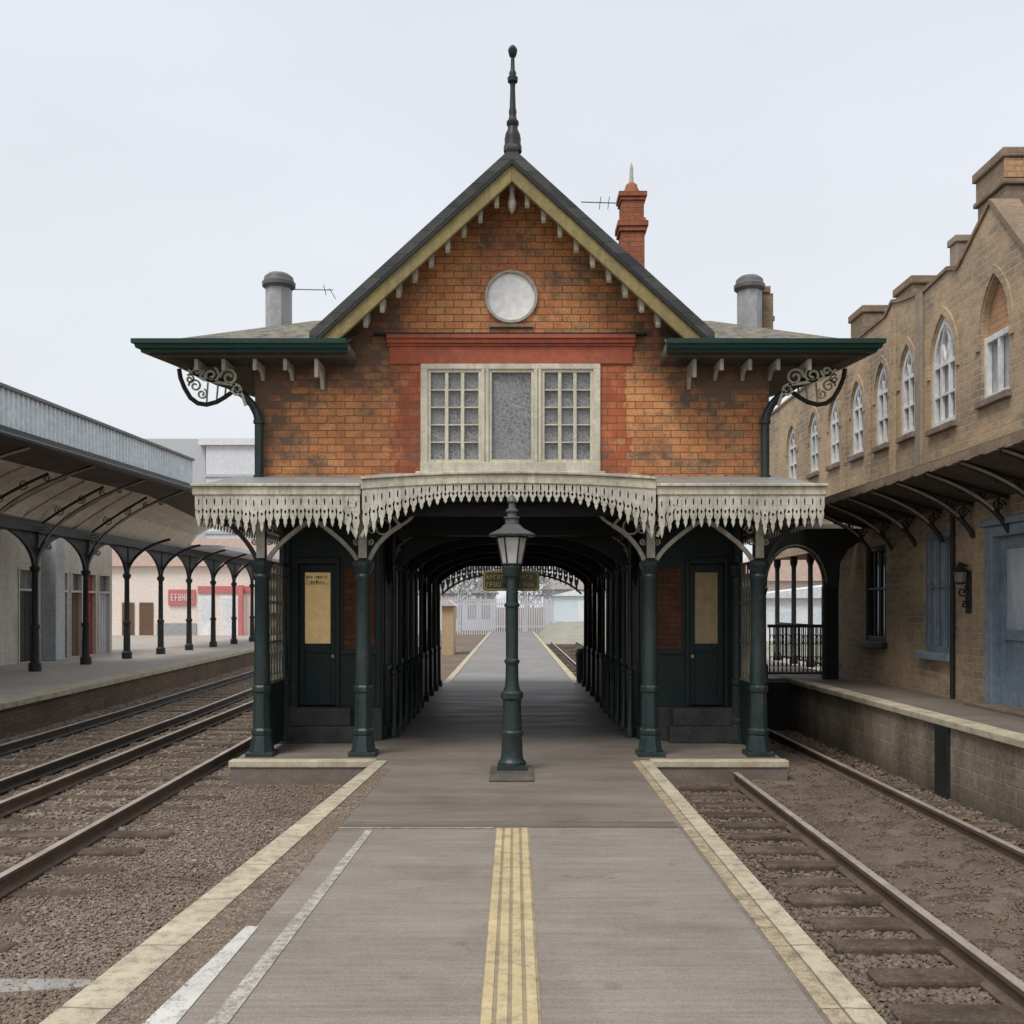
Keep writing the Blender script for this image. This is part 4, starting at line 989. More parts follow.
b = B().box(TX+.35,12,20.35,20.7,.3,3.15).box(TX+.35,12,24.65,25.0,3.15,6.7).box(TX+.35,12,20.7,24.65,3.15,3.35).box(11.65,12,4,20.35,.3,6.6).box(TX+.36,11.6,4,4.3,.3,6.6)
obj('wall', b, M['terrace_brick'], TR)
obj('roof', B().box(TX+.35,12,4.0,24.99,6.3,6.4), M['slate'], TR)
# coping along the parapet
b = B(); tp = top
for i in range(len(tp)-1):
    b.ribbon([tp[i], tp[i+1]], .06, TX-.03, TX+.36, 'x')
obj('parapet_coping', b, M['grey_brick'], TR)
def arched_window(yc, w, z0, zs, zt, bars=1, pane='sky_pane'):
    out = pointed(yc,w-.004,z0,zs,zt-.003); inn = pointed(yc,w-.15,z0+.085,zs,zt-.115)
    b = B().plate(out, TX+.025, TX+.09, 'x', holes=[inn])
    for i in range(bars):
        c = yc - w/2 + w*(i+1)/(bars+1); b.box(TX+.03,TX+.085,c-.022,c+.022,z0+.07,zs+(.28 if bars > 1 else .18))
    b.box(TX+.028,TX+.088,yc-w/2+.06,yc+w/2-.06,zs-.03,zs+.03)
    b.box(TX+.028,TX+.088,yc-w/2+.06,yc+w/2-.06,(z0+zs)/2-.018,(z0+zs)/2+.018)
    for s in (-1,1): b.ribbon([(yc+s*.0,zs+.02),(yc+s*w*.16,zs+(zt-zs)*.45),(yc+s*w*.02,zt-.12)], .03, TX+.035, TX+.08, 'x')
    wo = obj('window', b, M['white_frame'], TR)
    obj('pane', B().plate(pointed(yc,w-.02,z0+.02,zs,zt-.02), TX+.095, TX+.11, 'x'), M[pane], wo)
    obj('sill', B().box(TX-.07,TX+.024,yc-w/2-.06,yc+w/2+.06,z0-.10,z0-.003), M['ledge'], wo, bevel=.012)
    o2 = pointed(yc,w+.26,zs-.05,zs,zt+.16)[2:]; i2 = pointed(yc,w+.06,zs-.05,zs,zt+.04)[2:]
    obj('hood_mould', B().plate([(yc+(w+.26)/2,zs-.15)]+o2+[(yc-(w+.26)/2,zs-.15),(yc-(w+.06)/2,zs-.15)]+i2[::-1]+[(yc+(w+.06)/2,zs-.15)], TX-.025, TX-.002, 'x'), M['terrace_brick'], wo)
for i, u in enumerate(upper): arched_window(*u, bars=2 if i == 0 else 1)
for yc in (9.5,7.5): arched_window(yc,.8,4.75,5.6,6.2)
# rectangular window under a blind brick arch
b = B(); b.box(TX+.05,TX+.12,12.93,13.71,5.58,5.66); b.box(TX+.05,TX+.12,12.93,13.0,4.80,5.58).box(TX+.05,TX+.12,13.64,13.71,4.80,5.58).box(TX+.05,TX+.12,13.0,13.64,4.80,4.87).box(TX+.055,TX+.11,13.30,13.35,4.87,5.58)
wo = lab(obj('window', b, M['white_frame'], TR), 'square-headed white window under a blind brick arch')
obj('pane', B().box(TX+.125,TX+.14,12.95,13.69,4.82,5.64), M['sky_pane'], wo)
obj('sill', B().box(TX-.07,TX+.05,12.86,13.78,4.70,4.797), M['ledge'], wo, bevel=.012)
obj('blind_arch', B().plate(pointed(13.32,.76,5.665,5.67,6.39)[2:], TX+.10, TX+.2, 'x'), M['orange_brick'], wo)
o2 = pointed(13.32,1.04,5.6,5.66,6.56)[2:]; i2 = pointed(13.32,.84,5.6,5.66,6.44)[2:]
obj('hood_mould', B().plate([(13.84,5.5)]+o2+[(12.80,5.5),(12.90,5.5)]+i2[::-1]+[(13.74,5.5)], TX-.025, TX-.002, 'x'), M['terrace_brick'], wo)
# ground floor joinery
def low_window(q, mat, pane, txt):
    b = B(); y0,y1,z0,z1 = q; f = .09
    b.box(TX+.03,TX+.11,y0,y0+f,z0,z1).box(TX+.03,TX+.11,y1-f,y1,z0,z1).box(TX+.03,TX+.11,y0+f,y1-f,z1-f,z1).box(TX+.03,TX+.11,y0+f,y1-f,z0,z0+f)
    for k in (1,2): c = y0+f+(y1-y0-2*f)*k/3; b.box(TX+.04,TX+.10,c-.02,c+.02,z0+f,z1-f)
    c = z0+(z1-z0)*.55; b.box(TX+.042,TX+.095,y0+f,y1-f,c-.022,c+.022)
    wo = lab(obj('window', b, mat, TR, bevel=.008), txt)
    obj('pane', B().box(TX+.115,TX+.125,y0+.01,y1-.01,z0+.01,z1-.01), M[pane], wo)
    obj('sill', B().box(TX-.10,TX+.029,y0-.08,y1+.08,z0-.12,z0-.003), mat, wo, bevel=.015)
low_window(w1, M['blue_wood'], 'blue_pane', 'blue grey framed tall window beside the double doors')
low_window(w2, M['black_iron'], 'dark_pane', 'dark framed tall window further along under the canopy')
low_window((6.5,7.4,1.3,3.1), M['blue_wood'], 'blue_pane', 'blue grey framed tall window nearest the front')
b = B(); y0,y1,z0,z1 = dr
b.box(TX-.03,TX+.2,y0,y0+.12,z0,z1).box(TX-.03,TX+.2,y1-.2,y1,z0,z1).box(TX-.03,TX+.2,y0+.12,y1-.2,z1-.14,z1).box(TX-.09,TX+.05,y0-.05,y1+.05,z1+.004,z1+.09)
df = obj('door_frame', b, M['blue_wood'], TR, bevel=.012)
ym = (y0+y1-.08)/2
for a, c in ((y0+.125,ym-.005),(ym+.005,y1-.205)):
    b = B()
    b.box(TX+.09,TX+.15,a,a+.11,z0,z1-.145).box(TX+.09,TX+.15,c-.11,c,z0,z1-.145)
    for zz, h in ((z0,.22),(1.55,.14),(z1-.30,.155)): b.box(TX+.09,TX+.15,a+.11,c-.11,zz,zz+h)
    b.box(TX+.125,TX+.145,a+.11,c-.11,z0+.2,1.6)
    for k in range(1,5):
        t = a+.11+(c-a-.22)*k/5; b.box(TX+.115,TX+.124,t-.012,t+.012,z0+.22,1.55)
    d = lab(obj('door', b, M['blue_wood'], TR, bevel=.01), 'faded blue door leaf with tall glazed panel')
    obj('glazing', B().box(TX+.12,TX+.135,a+.11,c-.11,1.69,z1-.30), M['blue_pane'], d)
    obj('handle', B().tube([(TX+.06,ym+(.06 if a > ym else -.06),1.55),(TX+.06,ym+(.06 if a > ym else -.06),1.75)], .014, 6), M['ring'], d)
obj('downpipe', B().tube([(TX-.045,14.50,.66),(TX-.045,14.50,3.42)], .034, 10), M['black_iron'], TR, smooth=40)
obj('door_step', B().box(TX-.25,TX+.3,11.4,13.7,.653,.70), M['ledge'], TR, bevel=.01)
# chimneys on the terrace
def stack(x0,x1,y0,y1,zb,zt,mat,txt):
    b = B().box(x0,x1,y0,y1,zb,zt-.52).box(x0-.05,x1+.05,y0-.05,y1+.05,zt-.518,zt-.44).box(x0-.02,x1+.02,y0-.02,y1+.02,zt-.438,zt-.14).box(x0-.06,x1+.06,y0-.06,y1+.06,zt-.138,zt)
    return lab(obj('chimney', b, M[mat], TR, bevel=.02), txt)
c1 = stack(6.98,8.4,14.15,15.0,6.2,8.48,'grey_brick','tall brick chimney behind the pointed gable')
obj('orange_band', B().box(6.95,8.43,14.118,14.128,8.06,8.33), M['orange_brick'], c1)
stack(6.66,7.4,16.6,17.3,6.2,7.48,'grey_brick','squat brick chimney behind the large arched window')
stack(6.66,7.48,18.9,19.6,6.2,7.68,'grey_brick','brick chimney showing above the right eaves of the station')
lab(obj('chimney', B().box(6.78,7.05,15.25,15.5,6.2,7.55).box(6.75,7.08,15.22,15.53,7.552,7.66), M['hood_stone'], TR, bevel=.015), 'short pale stack beside the gable')
b = B().box(6.45,6.62,15.55,15.72,3.95,6.9); 
b = B().box(TX-.06,TX-.003,15.60,15.82,3.85,6.9); lab(obj('pilaster', b, M['hood_stone'], TR, bevel=.01), 'grey stained pilaster beside the large arched window')
for y in (16.82,18.0,19.3): obj('pilaster', B().box(TX-.05,TX-.003,y-.09,y+.09,3.85,6.8), M['terrace_brick'], TR)
# canopy over the right platform
b = B().add([(5.28,2,3.74),(6.43,2,3.44),(6.43,18.4,3.44),(5.28,18.4,3.74),(5.28,2,3.80),(6.43,2,3.55),(6.43,18.4,3.55),(5.28,18.4,3.80)], [(0,1,2,3),(4,7,6,5),(0,4,5,1),(1,5,6,2),(2,6,7,3),(3,7,4,0)])
cr = obj('canopy', b, M['soffit'], TR)
b = B()
for i in range(int((18.4-2)/.16)): b.box(5.235+.004*(i%2),5.278,2+.16*i,2.15+.16*i,3.70-.008*(i%3),3.82)
obj('canopy_edge', b, M['grey_brick'], cr)
for i in range(16):
    y = 2.9+1.0*i
    b = B().ribbon(bez((6.42,2.98),(6.25,3.36),(5.34,3.68)), .075, y-.03, y+.03, 'y')
    b = B(); 
    pts = bez((6.42,2.95),(6.22,3.40),(5.34,3.69))
    m_ = [(x,y,z) for x,z in pts]; b.tube(m_, .036, 6)
    b.tube([(6.40,y,3.40),(5.9,y,3.53),(5.36,y,3.71)], .028, 6)
    for t in (3,6): b.tube([m_[t],(m_[t][0],y,3.72-.26*(m_[t][0]-5.28))], .016, 5)
    for (du, dz, r0, a0) in ((6.28,3.30,.085,0),(6.05,3.44,.075,2),(5.80,3.53,.065,4),(5.58,3.61,.05,1)):
        b.ribbon(spiral(du, dz, r0, 1.5, a0), .018, y-.012, y+.012, 'y')
    bo = obj('bracket', b, M['black_iron'], cr, smooth=40)
    b = B().tube([(x-.01,y-.03,z+.012) for x,z in pts[4:]], .020, 5); obj('worn_edge', b, M['cream_rib'], bo)
# posts under the overhanging end
for y in (22.05,23.35,24.8):
    obj('iron_post', B().lathe(TX+.15,y,[(.1,.652),(.1,.8),(.06,.86),(.055,2.9),(.09,3.0),(.09,3.15)],10), M['black_iron'], TR, smooth=35)
b = B().box(TX+.13,TX+.17,20.7,24.9,1.55,1.60).box(TX+.13,TX+.17,20.7,24.9,.75,.79)
for i in range(28): b.box(TX+.14,TX+.16,20.75+.15*i,20.77+.15*i,.79,1.55)
obj('end_railing', b, M['black_iron'], TR)
# wall lamp
T = thing('wall_lamp', 'ornate black iron bracket lamp on the terrace wall by the blue doors', 'wall lamp', (6.3,14.05,2.4))
b = B().box(TX-.03,TX-.002,13.98,14.12,1.9,2.5)
for (cy_,cz_,r0,a0) in ((0,2.42,.10,0),(0,2.20,.08,2),(0,2.02,.05,1)):
    b.ribbon([(TX-.02-r0-u,v) for u,v in spiral(0,cz_,r0,1.4,a0)], .02, 14.035, 14.065, 'y')
b.tube([(TX-.03,14.05,2.56),(TX-.14,14.05,2.60)], .016, 6)
obj('bracket', b, M['black_iron'], T)
ln = obj('lantern', B().lathe(TX-.135,14.05,[(.04,2.30),(.07,2.32),(.09,2.48),(.115,2.49),(.06,2.55),(.02,2.62)],8), M['black_iron'], T)
obj('glass', B().lathe(TX-.135,14.05,[(.074,2.335),(.091,2.475)],8), M['pane'], ln)

# iron archway with railing between the station and the terrace
A_ = thing('iron_archway', 'dark iron archway with railings joining the station to the brick terrace', 'archway', (5.2,18.5,.65))
ya, yb = 18.42, 18.52
def arch_in(u0, u1, zs, zt): 
    um = (u0+u1)/2; h = (u1-u0)/2
    return [(um+h*math.cos(t), zs+(zt-zs)*math.sin(t)) for t in [math.pi*i/18 for i in range(19)]]
outl = [(4.45,2.35),(4.70,2.35)] + arch_in(4.70,5.74,2.42,3.08)[::-1] + [(5.74,2.35),(6.02,2.35),(6.05,2.8),(6.20,3.05),(6.428,3.2),(6.428,3.42),(4.45,3.42)]
obj('arch', B().plate(outl, ya, yb, 'y'), M['black_iron'], A_)
obj('pier', B().box(5.79,6.02,ya+.01,yb+.05,.652,2.349), M['tunnel_dark'], A_)
obj('post', B().lathe(4.62,18.47,[(.11,.652),(.11,.9),(.08,.95),(.075,2.2),(.11,2.34)],10), M['black_iron'], A_, smooth=35)
obj('post', B().box(5.73,5.788,ya,yb,.652,2.349), M['black_iron'], A_)
b = B().ribbon(arch_in(4.66,5.78,2.42,3.12), .03, ya-.03, ya-.002, 'y'); lab(obj('arch_trim', b, M['cream_rib'], A_), 'worn cream line round the arch')
b = B().box(4.72,5.73,18.45,18.49,1.60,1.66).box(4.72,5.73,18.45,18.49,.74,.78)
for i in range(13):
    x = 4.76+.078*i; b.box(x-.011,x+.011,18.46,18.48,.78,1.60)
    b.ribbon([(x+.039+.034*math.cos(t), 1.38+.10*math.sin(t)) for t in [2*math.pi*j/8 for j in range(9)]], .012, 18.463, 18.477, 'y')
    b.ribbon([(x+.039+.034*math.cos(t), .98+.10*math.sin(t)) for t in [2*math.pi*j/8 for j in range(9)]], .012, 18.463, 18.477, 'y')
obj('railing', b, M['black_iron'], A_)
obj('link_roof', B().box(4.08,6.42,18.56,20.2,3.44,3.52), M['lead'], A_)
b = B().box(3.62,4.5,18.45,18.5,.66,2.36)
obj('side_panel', b, M['tunnel_dark'], A_)

# ------------------------------------------------------------------ left canopy, arcade, building
K = thing('platform_canopy', 'arcaded left platform canopy with beige cove and pale blue ribbed parapet', 'canopy', (-12.4,26,.3))
y0c, y1c = 10.0, 29.2; y2c = 38.0
ez = lambda y: 5.13 + .022*(y-18.4)
def longpoly(prof0, prof1, ya_, yb_):
    b = B(); n = len(prof0)
    return b.add([(x,ya_,z) for x,z in prof0]+[(x,yb_,z) for x,z in prof1], [tuple(range(n)), tuple(reversed(range(n,2*n)))]+[(i,(i+1)%n,(i+1)%n+n,i+n) for i in range(n)])
e0, e1 = ez(y0c), ez(y1c)
b = longpoly([(-9.40,e0),(-10.7,e0-.12),(-10.7,e0),(-9.40,e0+.10)], [(-9.40,e1),(-10.7,e1-.12),(-10.7,e1),(-9.40,e1+.10)], y0c, y1c)
for i in range(6): 
    x = -9.6-.18*i; b.add([(x,y0c,e0-.03-.012*i),(x-.012,y0c,e0-.03-.012*i),(x-.012,y1c,e1-.03-.012*i),(x,y1c,e1-.03-.012*i)], [(0,1,2,3)])
kr = obj('soffit', b, M['soffit'], K)
cove0 = [(-11.2,e0-.10)]; 
cv = lambda e: [(-10.69,e-.11),(-11.2,e-.27),(-11.75,e-.55),(-12.35,4.16),(-12.6,4.16),(-11.1,e)]
b = longpoly(cv(e0), cv(e1), y0c, y1c)
c1 = cv(e1); c2 = [(-11.3,e1-.35),(-11.6,e1-.5),(-11.95,e1-.7),(-12.35,4.16),(-12.6,4.16),(-11.6,e1-.1)]
n6 = len(c1); b.add([(x,y1c+.004,z) for x,z in c1]+[(x,y2c,z) for x,z in c2], [tuple(range(n6)), tuple(reversed(range(n6,2*n6)))]+[(i,(i+1)%n6,(i+1)%n6+n6,i+n6) for i in range(n6)])
obj('cove', b, M['beige_plaster'], K)
b = longpoly([(-9.28,e0+.0),(-9.42,e0-.02),(-9.42,e0+.17),(-9.28,e0+.17)], [(-9.28,e1),(-9.42,e1-.02),(-9.42,e1+.17),(-9.28,e1+.17)], y0c, y1c)
obj('fascia', b, M['black_iron'], K)
b = longpoly([(-9.25,e0+.03),(-9.279,e0+.03),(-9.279,e0+.065),(-9.25,e0+.065)], [(-9.25,e1+.03),(-9.279,e1+.03),(-9.279,e1+.065),(-9.25,e1+.065)], y0c, y1c)
obj('fascia_trim', b, M['grey_cap'], K)
# ribbed parapet
b = B(); y = y0c; vs = []; 
pts = []
while y < y1c:
    for dy, dx in ((0,0),(.10,0),(.125,.05),(.165,.05)): pts.append((-9.36+dx, y+dy))
    y += .19
pts = [p for p in pts if p[1] < y1c]
for i, (x, yy) in enumerate(pts): vs += [(x,yy,ez(yy)+.172),(x,yy,ez(yy)+.87)]
b.add(vs, [(2*i,2*i+2,2*i+3,2*i+1) for i in range(len(pts)-1)])
pr_ = obj('parapet', b, M['galvanised'], K)
b = longpoly([(-9.26,e0+.87),(-9.42,e0+.87),(-9.42,e0+.93),(-9.26,e0+.93)], [(-9.26,e1+.87),(-9.42,e1+.87),(-9.42,e1+.93),(-9.26,e1+.93)], y0c, y1c)
obj('top_rail', b, M['grey_cap'], pr_)
# flat roof behind parapet
b = longpoly([(-9.45,e0+.14),(-16.4,e0+.14),(-16.4,e0+.02),(-11.7,e0+.02)], [(-9.45,e1+.14),(-16.4,e1+.14),(-16.4,e1+.02),(-11.7,e1+.02)], y0c, y1c)
obj('roof', b, M['lead'], K)
b = B().add([(-9.40,y1c+.004,e1),(-10.69,y1c+.004,e1-.11),(-11.3,y2c,e1-.36),(-11.25,y2c,e1-.30),(-9.40,y1c+.004,e1+.12),(-11.0,y1c+.004,e1+.12),(-11.6,y2c,e1-.05)], [(0,1,2,3),(0,3,4),(4,3,6,5)])
obj('end_soffit', b, M['soffit'], K)
# beam and arcade
obj('beam', B().box(-12.62,-12.2,10,50,3.90,4.15), M['black_iron'], K)
colY = [13.6+3.1*i for i in range(12)]
b = longpoly([(-10.9,4.16),(-12.6,4.16),(-15.2,4.42),(-15.2,4.52),(-12.6,4.34),(-10.9,4.30)], [(-10.9,4.16),(-12.6,4.16),(-15.2,4.42),(-15.2,4.52),(-12.6,4.34),(-10.9,4.30)], 38.02, 50)
obj('low_roof', b, M['far_pale'], K)
for i, y in enumerate(colY):
    cx_ = -12.4
    co = obj('column', B().lathe(cx_,y,[(.16,.302),(.16,.5),(.11,.56),(.10,1.4),(.125,1.42),(.125,1.5),(.085,1.53),(.075,2.85),(.13,2.95),(.13,3.02),(.08,3.05),(.08,3.9)],12), M['black_iron'], K, smooth=35)
    # arch spandrels to both sides along the arcade
    b = B()
    for s in (-1,1):
        arc_ = bez((y+s*.10,3.0),(y+s*.22,3.62),(y+s*1.50,3.90),10)
        b.plate([(y+s*.05,3.9),(y+s*.05,3.0)]+arc_, cx_-.04, cx_+.04, 'x')
    obj('spandrel', b, M['black_iron'], co)
    if y < 29.2:
        p = bez((-12.38,3.15),(-12.1,4.45),(-9.55,ez(y)-.02),14)
        b = B().tube([(x,y,z) for x,z in p], .038, 6)
        p2 = bez((-12.36,4.1),(-11.7,4.6),(-10.7,ez(y)-.20),6)
        b.tube([(x+.08,y,z) for x,z in p2], .035, 6)
        fil = B()
        for (du, dz, r0, a0) in ((-12.15,3.95,.16,0),(-11.75,4.48,.18,2),(-11.2,4.78,.15,4),(-10.65,4.93,.12,1),(-12.05,3.55,.11,3),(-10.2,5.0,.09,2)):
            fil.ribbon(spiral(du, dz, r0*.8, 1.5, a0), .028, y-.015, y+.015, 'y')
        b.tube([(-12.36,y,3.15),(-12.3,y,4.1)], .03, 6)
        br = obj('bracket', b, M['black_iron'], co, smooth=40)
        obj('filigree', fil, M['dull_cream'], br)
        obj('worn_edge', B().tube([(x+.02,y-.03,z-.015) for x,z in p[3:]], .027, 5), M['cream_rib'], br)
        b = B()
        for yy in (y-1.03,y+1.03):
            q = bez((-12.33,4.18),(-11.7,4.65),(-10.7,ez(y)-.16),6); b.tube([(x+.03,yy,z-.02) for x,z in q], .028, 5)
        obj('cove_rib', b, M['cream_rib'], br)
    elif y < 46:
        b = B().tube([(x,y,z) for x,z in bez((-12.38,3.15),(-12.1,3.9),(-11.0,4.15),10)], .045, 6); obj('bracket', b, M['black_iron'], co, smooth=40)

# building behind the left arcade
F = thing('platform_offices', 'grimy beige office row with coloured doors behind the left arcade', 'office building', (-14.6,28,.3))
fx = -14.6
doors = [(19.4,20.5,'dark_door',''),(22.0,23.0,'teal_door',''),(24.2,25.3,'dark_door',''),(27.2,28.2,'teal_door','dull teal door'),(29.55,30.85,'dark_door','wide dark doorway'),(32.05,32.85,'teal_door','narrow grey teal door'),(33.0,33.95,'brown_door','brown plank door'),(34.25,35.1,'red_door','bright red door'),(35.25,36.3,'pale_door','pale grey shutter')]
hl = [rect((a,c,.31,3.15)) for a,c,_,_ in doors]
obj('wall', B().plate([(10,.25),(36.5,.25),(36.5,4.5),(10,4.5)], fx-.3, fx, 'x', holes=[[(a,.32),(c,.32),(c,3.15),(a,3.15)] for a,c,_,_ in doors]), M['facade'], F)
obj('wall', B().box(-18,fx-.3,36.2,36.5,.25,4.5).box(-18.3,-18,10,36.5,.25,4.5), M['facade'], F)
obj('roof', B().box(-18.3,fx,10,36.5,4.505,4.6), M['lead'], F)
for a, c, m_, t in doors:
    b = B().box(fx-.16,fx-.10,a+.07,c-.07,.325,2.45)
    for k in (1,2,3): yy = a+.07+(c-a-.14)*k/4; b.box(fx-.098,fx-.085,yy-.015,yy+.015,.33,2.44)
    d = obj('door', b, M[m_], F)
    if t: lab(d, t)
    obj('transom', B().box(fx-.15,fx-.12,a+.07,c-.07,2.52,3.08), M['pane' if m_ != 'red_door' else 'red_door'], d)
    obj('door_frame', B().box(fx-.12,fx+.03,a,a+.07,.325,3.15).box(fx-.12,fx+.03,c-.07,c,.325,3.15).box(fx-.12,fx+.03,a+.07,c-.07,2.45,2.52).box(fx-.12,fx+.03,a+.07,c-.07,3.08,3.15), M['facade'], d)
for y in (26.2,31.35): obj('pilaster', B().box(fx+.003,fx+.45,y-.32,y+.32,.303,4.2), M['pale_door'], F, bevel=.02)

# ------------------------------------------------------------------ things far off
# red-signed shop beyond the left platform
Sh = thing('shop_building', 'pale pink shop with red sign band beyond the left arcade', 'shop', (-20,58,0))
sy = 58
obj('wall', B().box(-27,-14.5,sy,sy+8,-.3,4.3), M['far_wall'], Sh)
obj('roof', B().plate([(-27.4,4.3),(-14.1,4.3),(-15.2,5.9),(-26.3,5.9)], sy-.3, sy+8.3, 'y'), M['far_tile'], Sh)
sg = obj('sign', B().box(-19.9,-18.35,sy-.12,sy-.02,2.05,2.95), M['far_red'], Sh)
b = B(); xq = -19.72; r_ = random.Random(3)
while xq < -18.6:
    b.box(xq,xq+.035,sy-.15,sy-.121,2.30,2.70)
    for zz in (2.30,2.47,2.655):
        if r_.random() < .6: b.box(xq+.036,xq+.12,sy-.15,sy-.121,zz,zz+.045)
    if r_.random() < .5: b.box(xq+.121,xq+.15,sy-.15,sy-.121,2.30,2.70)
    xq += .215
obj('lettering', b, M['far_white'], sg)
obj('sign_band', B().box(-18.2,-15.0,sy-.10,sy-.02,2.75,3.15), M['far_red'], Sh)
for xa, xb_ in ((-18.15,-17.25),(-16.9,-15.7)):
    w_ = obj('window', B().box(xa,xb_,sy-.06,sy-.02,.3,2.6), M['far_white'], Sh)
    obj('pane', B().box(xa+.12,xb_-.12,sy-.075,sy-.061,1.2,2.45), M['far_pale'], w_)
for xa, xb_ in ((-22.6,-21.9),(-21.6,-20.8)): obj('door', B().box(xa,xb_,sy-.06,sy-.02,.3,2.2), M['brown_door'], Sh)
obj('dado', B().box(-20.6,-18.3,sy-.07,sy-.02,-.2,1.0), M['far_dark'], Sh)
obj('red_post', B().box(-15.75,-15.5,sy-.5,sy-.25,.3,3.2), M['far_red'], Sh)
# warehouse on the skyline
Wh = thing('warehouse', 'big flat roofed grey warehouse on the misty skyline left of the station', 'warehouse', (-29,92,0))
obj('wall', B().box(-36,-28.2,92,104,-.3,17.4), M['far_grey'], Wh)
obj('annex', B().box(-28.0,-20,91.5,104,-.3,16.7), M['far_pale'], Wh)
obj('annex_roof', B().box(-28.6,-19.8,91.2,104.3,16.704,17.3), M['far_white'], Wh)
b = B()
for z in (8.6,11.2,13.8): b.box(-28.1,-19.9,91.38,91.48,z,z+.25)
obj('cladding_joint', b, M['far_grey'], Wh)
b = B()
for x in (-26.5,-24.6,-22.7):
    obj('window', B().box(x,x+1.1,91.4,91.49,11.9,13.1), M['far_dark'], Wh)
# palisade fence across the end of the platform
Fe = thing('palisade_fence', 'pale vertical palisade fence across the misty far end of the platform', 'fence', (0,80,-.3))
b = B(); x = -9.0
while x < 9: b.box(x,x+.10,80,80.03,-.3,2.7+rnd.uniform(-.15,.15)); x += .185
obj('palings', b, M['far_mist'], Fe)
obj('fence_rail', B().box(-9,9,80.035,80.1,.3,.42).box(-9,9,80.035,80.1,2.1,2.22), M['far_pale'], Fe)
# blue shed, brown roofed house, orange boards, low canopy
Q = thing('shed', 'pale blue shed behind the grass bank right of the far platform', 'shed', (4.3,74,-.3))
obj('wall', B().box(3.1,6.2,74,77,.3,2.75), M['far_blue'], Q)
obj('roof', B().plate([(2.9,2.75),(6.4,2.75),(4.65,3.2)], 73.8,77.2,'y'), M['far_white'], Q)
obj('door', B().box(4.9,5.7,73.95,73.99,.5,2.4), M['far_white'], Q)
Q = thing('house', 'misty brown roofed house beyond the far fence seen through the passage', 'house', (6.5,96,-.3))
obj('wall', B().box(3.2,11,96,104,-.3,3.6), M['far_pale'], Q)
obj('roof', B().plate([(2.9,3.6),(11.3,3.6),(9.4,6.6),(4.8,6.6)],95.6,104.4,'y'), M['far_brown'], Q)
for x in (4.0,6.4,8.8): obj('window', B().box(x,x+1.1,95.93,95.99,1.2,2.9), M['far_dark'], Q)
Q = thing('house', 'long pale house with purple grey roof beyond the fence left of the sign', 'house', (-7,94,-.3))
obj('wall', B().box(-14,-1.6,94,102,-.3,3.2), M['far_pale'], Q)
obj('roof', B().plate([(-14.3,3.2),(-1.3,3.2),(-2.6,5.2),(-13,5.2)],93.6,102.4,'y'), M['far_grey'], Q)
for x in (-5.8,-4.2,-2.9): obj('window', B().box(x,x+.8,93.93,93.99,.9,2.4), M['far_dark'], Q)
Q = thing('hut', 'misty orange boarded hut left of the track beyond the passage', 'hut', (-3.0,47,-.3))
obj('wall', B().box(-3.3,-2.75,47,49.0,-.3,2.0), M['far_orange'], Q)
obj('roof', B().plate([(-3.45,2.0),(-2.62,2.0),(-3.0,2.3)],46.8,49.2,'y'), M['far_brown'], Q)
Q = thing('grass_bank', 'low pale turf bank right of the distant track', 'grass bank', (7,55,-.3), kind='structure')
r_ = random.Random(21); nx, ny = 16, 24; vs = []
for j in range(ny+1):
    for i in range(nx+1):
        u = i/nx; hgt = 1.05*math.sin(min(1,u*1.6)*math.pi/2)*(min(1,j/3)*min(1,(ny-j)/2)); vs.append((4.2+9*u, 34+26*j/ny, -.31+hgt*(1+r_.uniform(-.12,.12))))
v2 = [(1.9+11*i/16, 60.5+18*j/12, -.32+1.15*math.sin(min(1,j/6)*math.pi/2)*min(1,i/2)*(1+r_.uniform(-.1,.1))) for j in range(13) for i in range(17)]
obj('turf', B().add(v2, [(j*17+i,j*17+i+1,(j+1)*17+i+1,(j+1)*17+i) for j in range(12) for i in range(16)]), M['turf'], Q, smooth=80)
obj('turf', B().add(vs, [(j*(nx+1)+i,j*(nx+1)+i+1,(j+1)*(nx+1)+i+1,(j+1)*(nx+1)+i) for j in range(ny) for i in range(nx)]), M['turf'], Q, smooth=80)
# houses beyond the right archway
Q = thing('house', 'pale house with orange tiled roof seen through the iron archway', 'house', (15,50,-.3))
obj('wall', B().box(12.4,18.5,52,60,-.3,3.3), M['far_wall'], Q)
obj('roof', B().plate([(12.0,3.3),(18.9,3.3),(15.4,5.9)],51.6,60.4,'y'), M['far_tile'], Q)
for x in (13.2,15.0,16.8): obj('window', B().box(x,x+.9,51.94,51.99,.9,2.3), M['far_dark'], Q)
Q = thing('shed', 'white lean-to shed in front of the orange roofed house behind the archway', 'shed', (11.5,38,-.3))
obj('wall', B().box(9.6,13.6,38,41,-.3,2.3), M['far_white'], Q)
obj('roof', B().plate([(9.4,2.3),(13.8,2.3),(13.8,3.0),(9.4,2.45)],37.8,41.2,'y'), M['far_pale'], Q)
for x in (10.0,11.4,12.6): obj('window', B().box(x,x+.7,37.94,37.99,.7,1.8), M['far_blue'], Q)
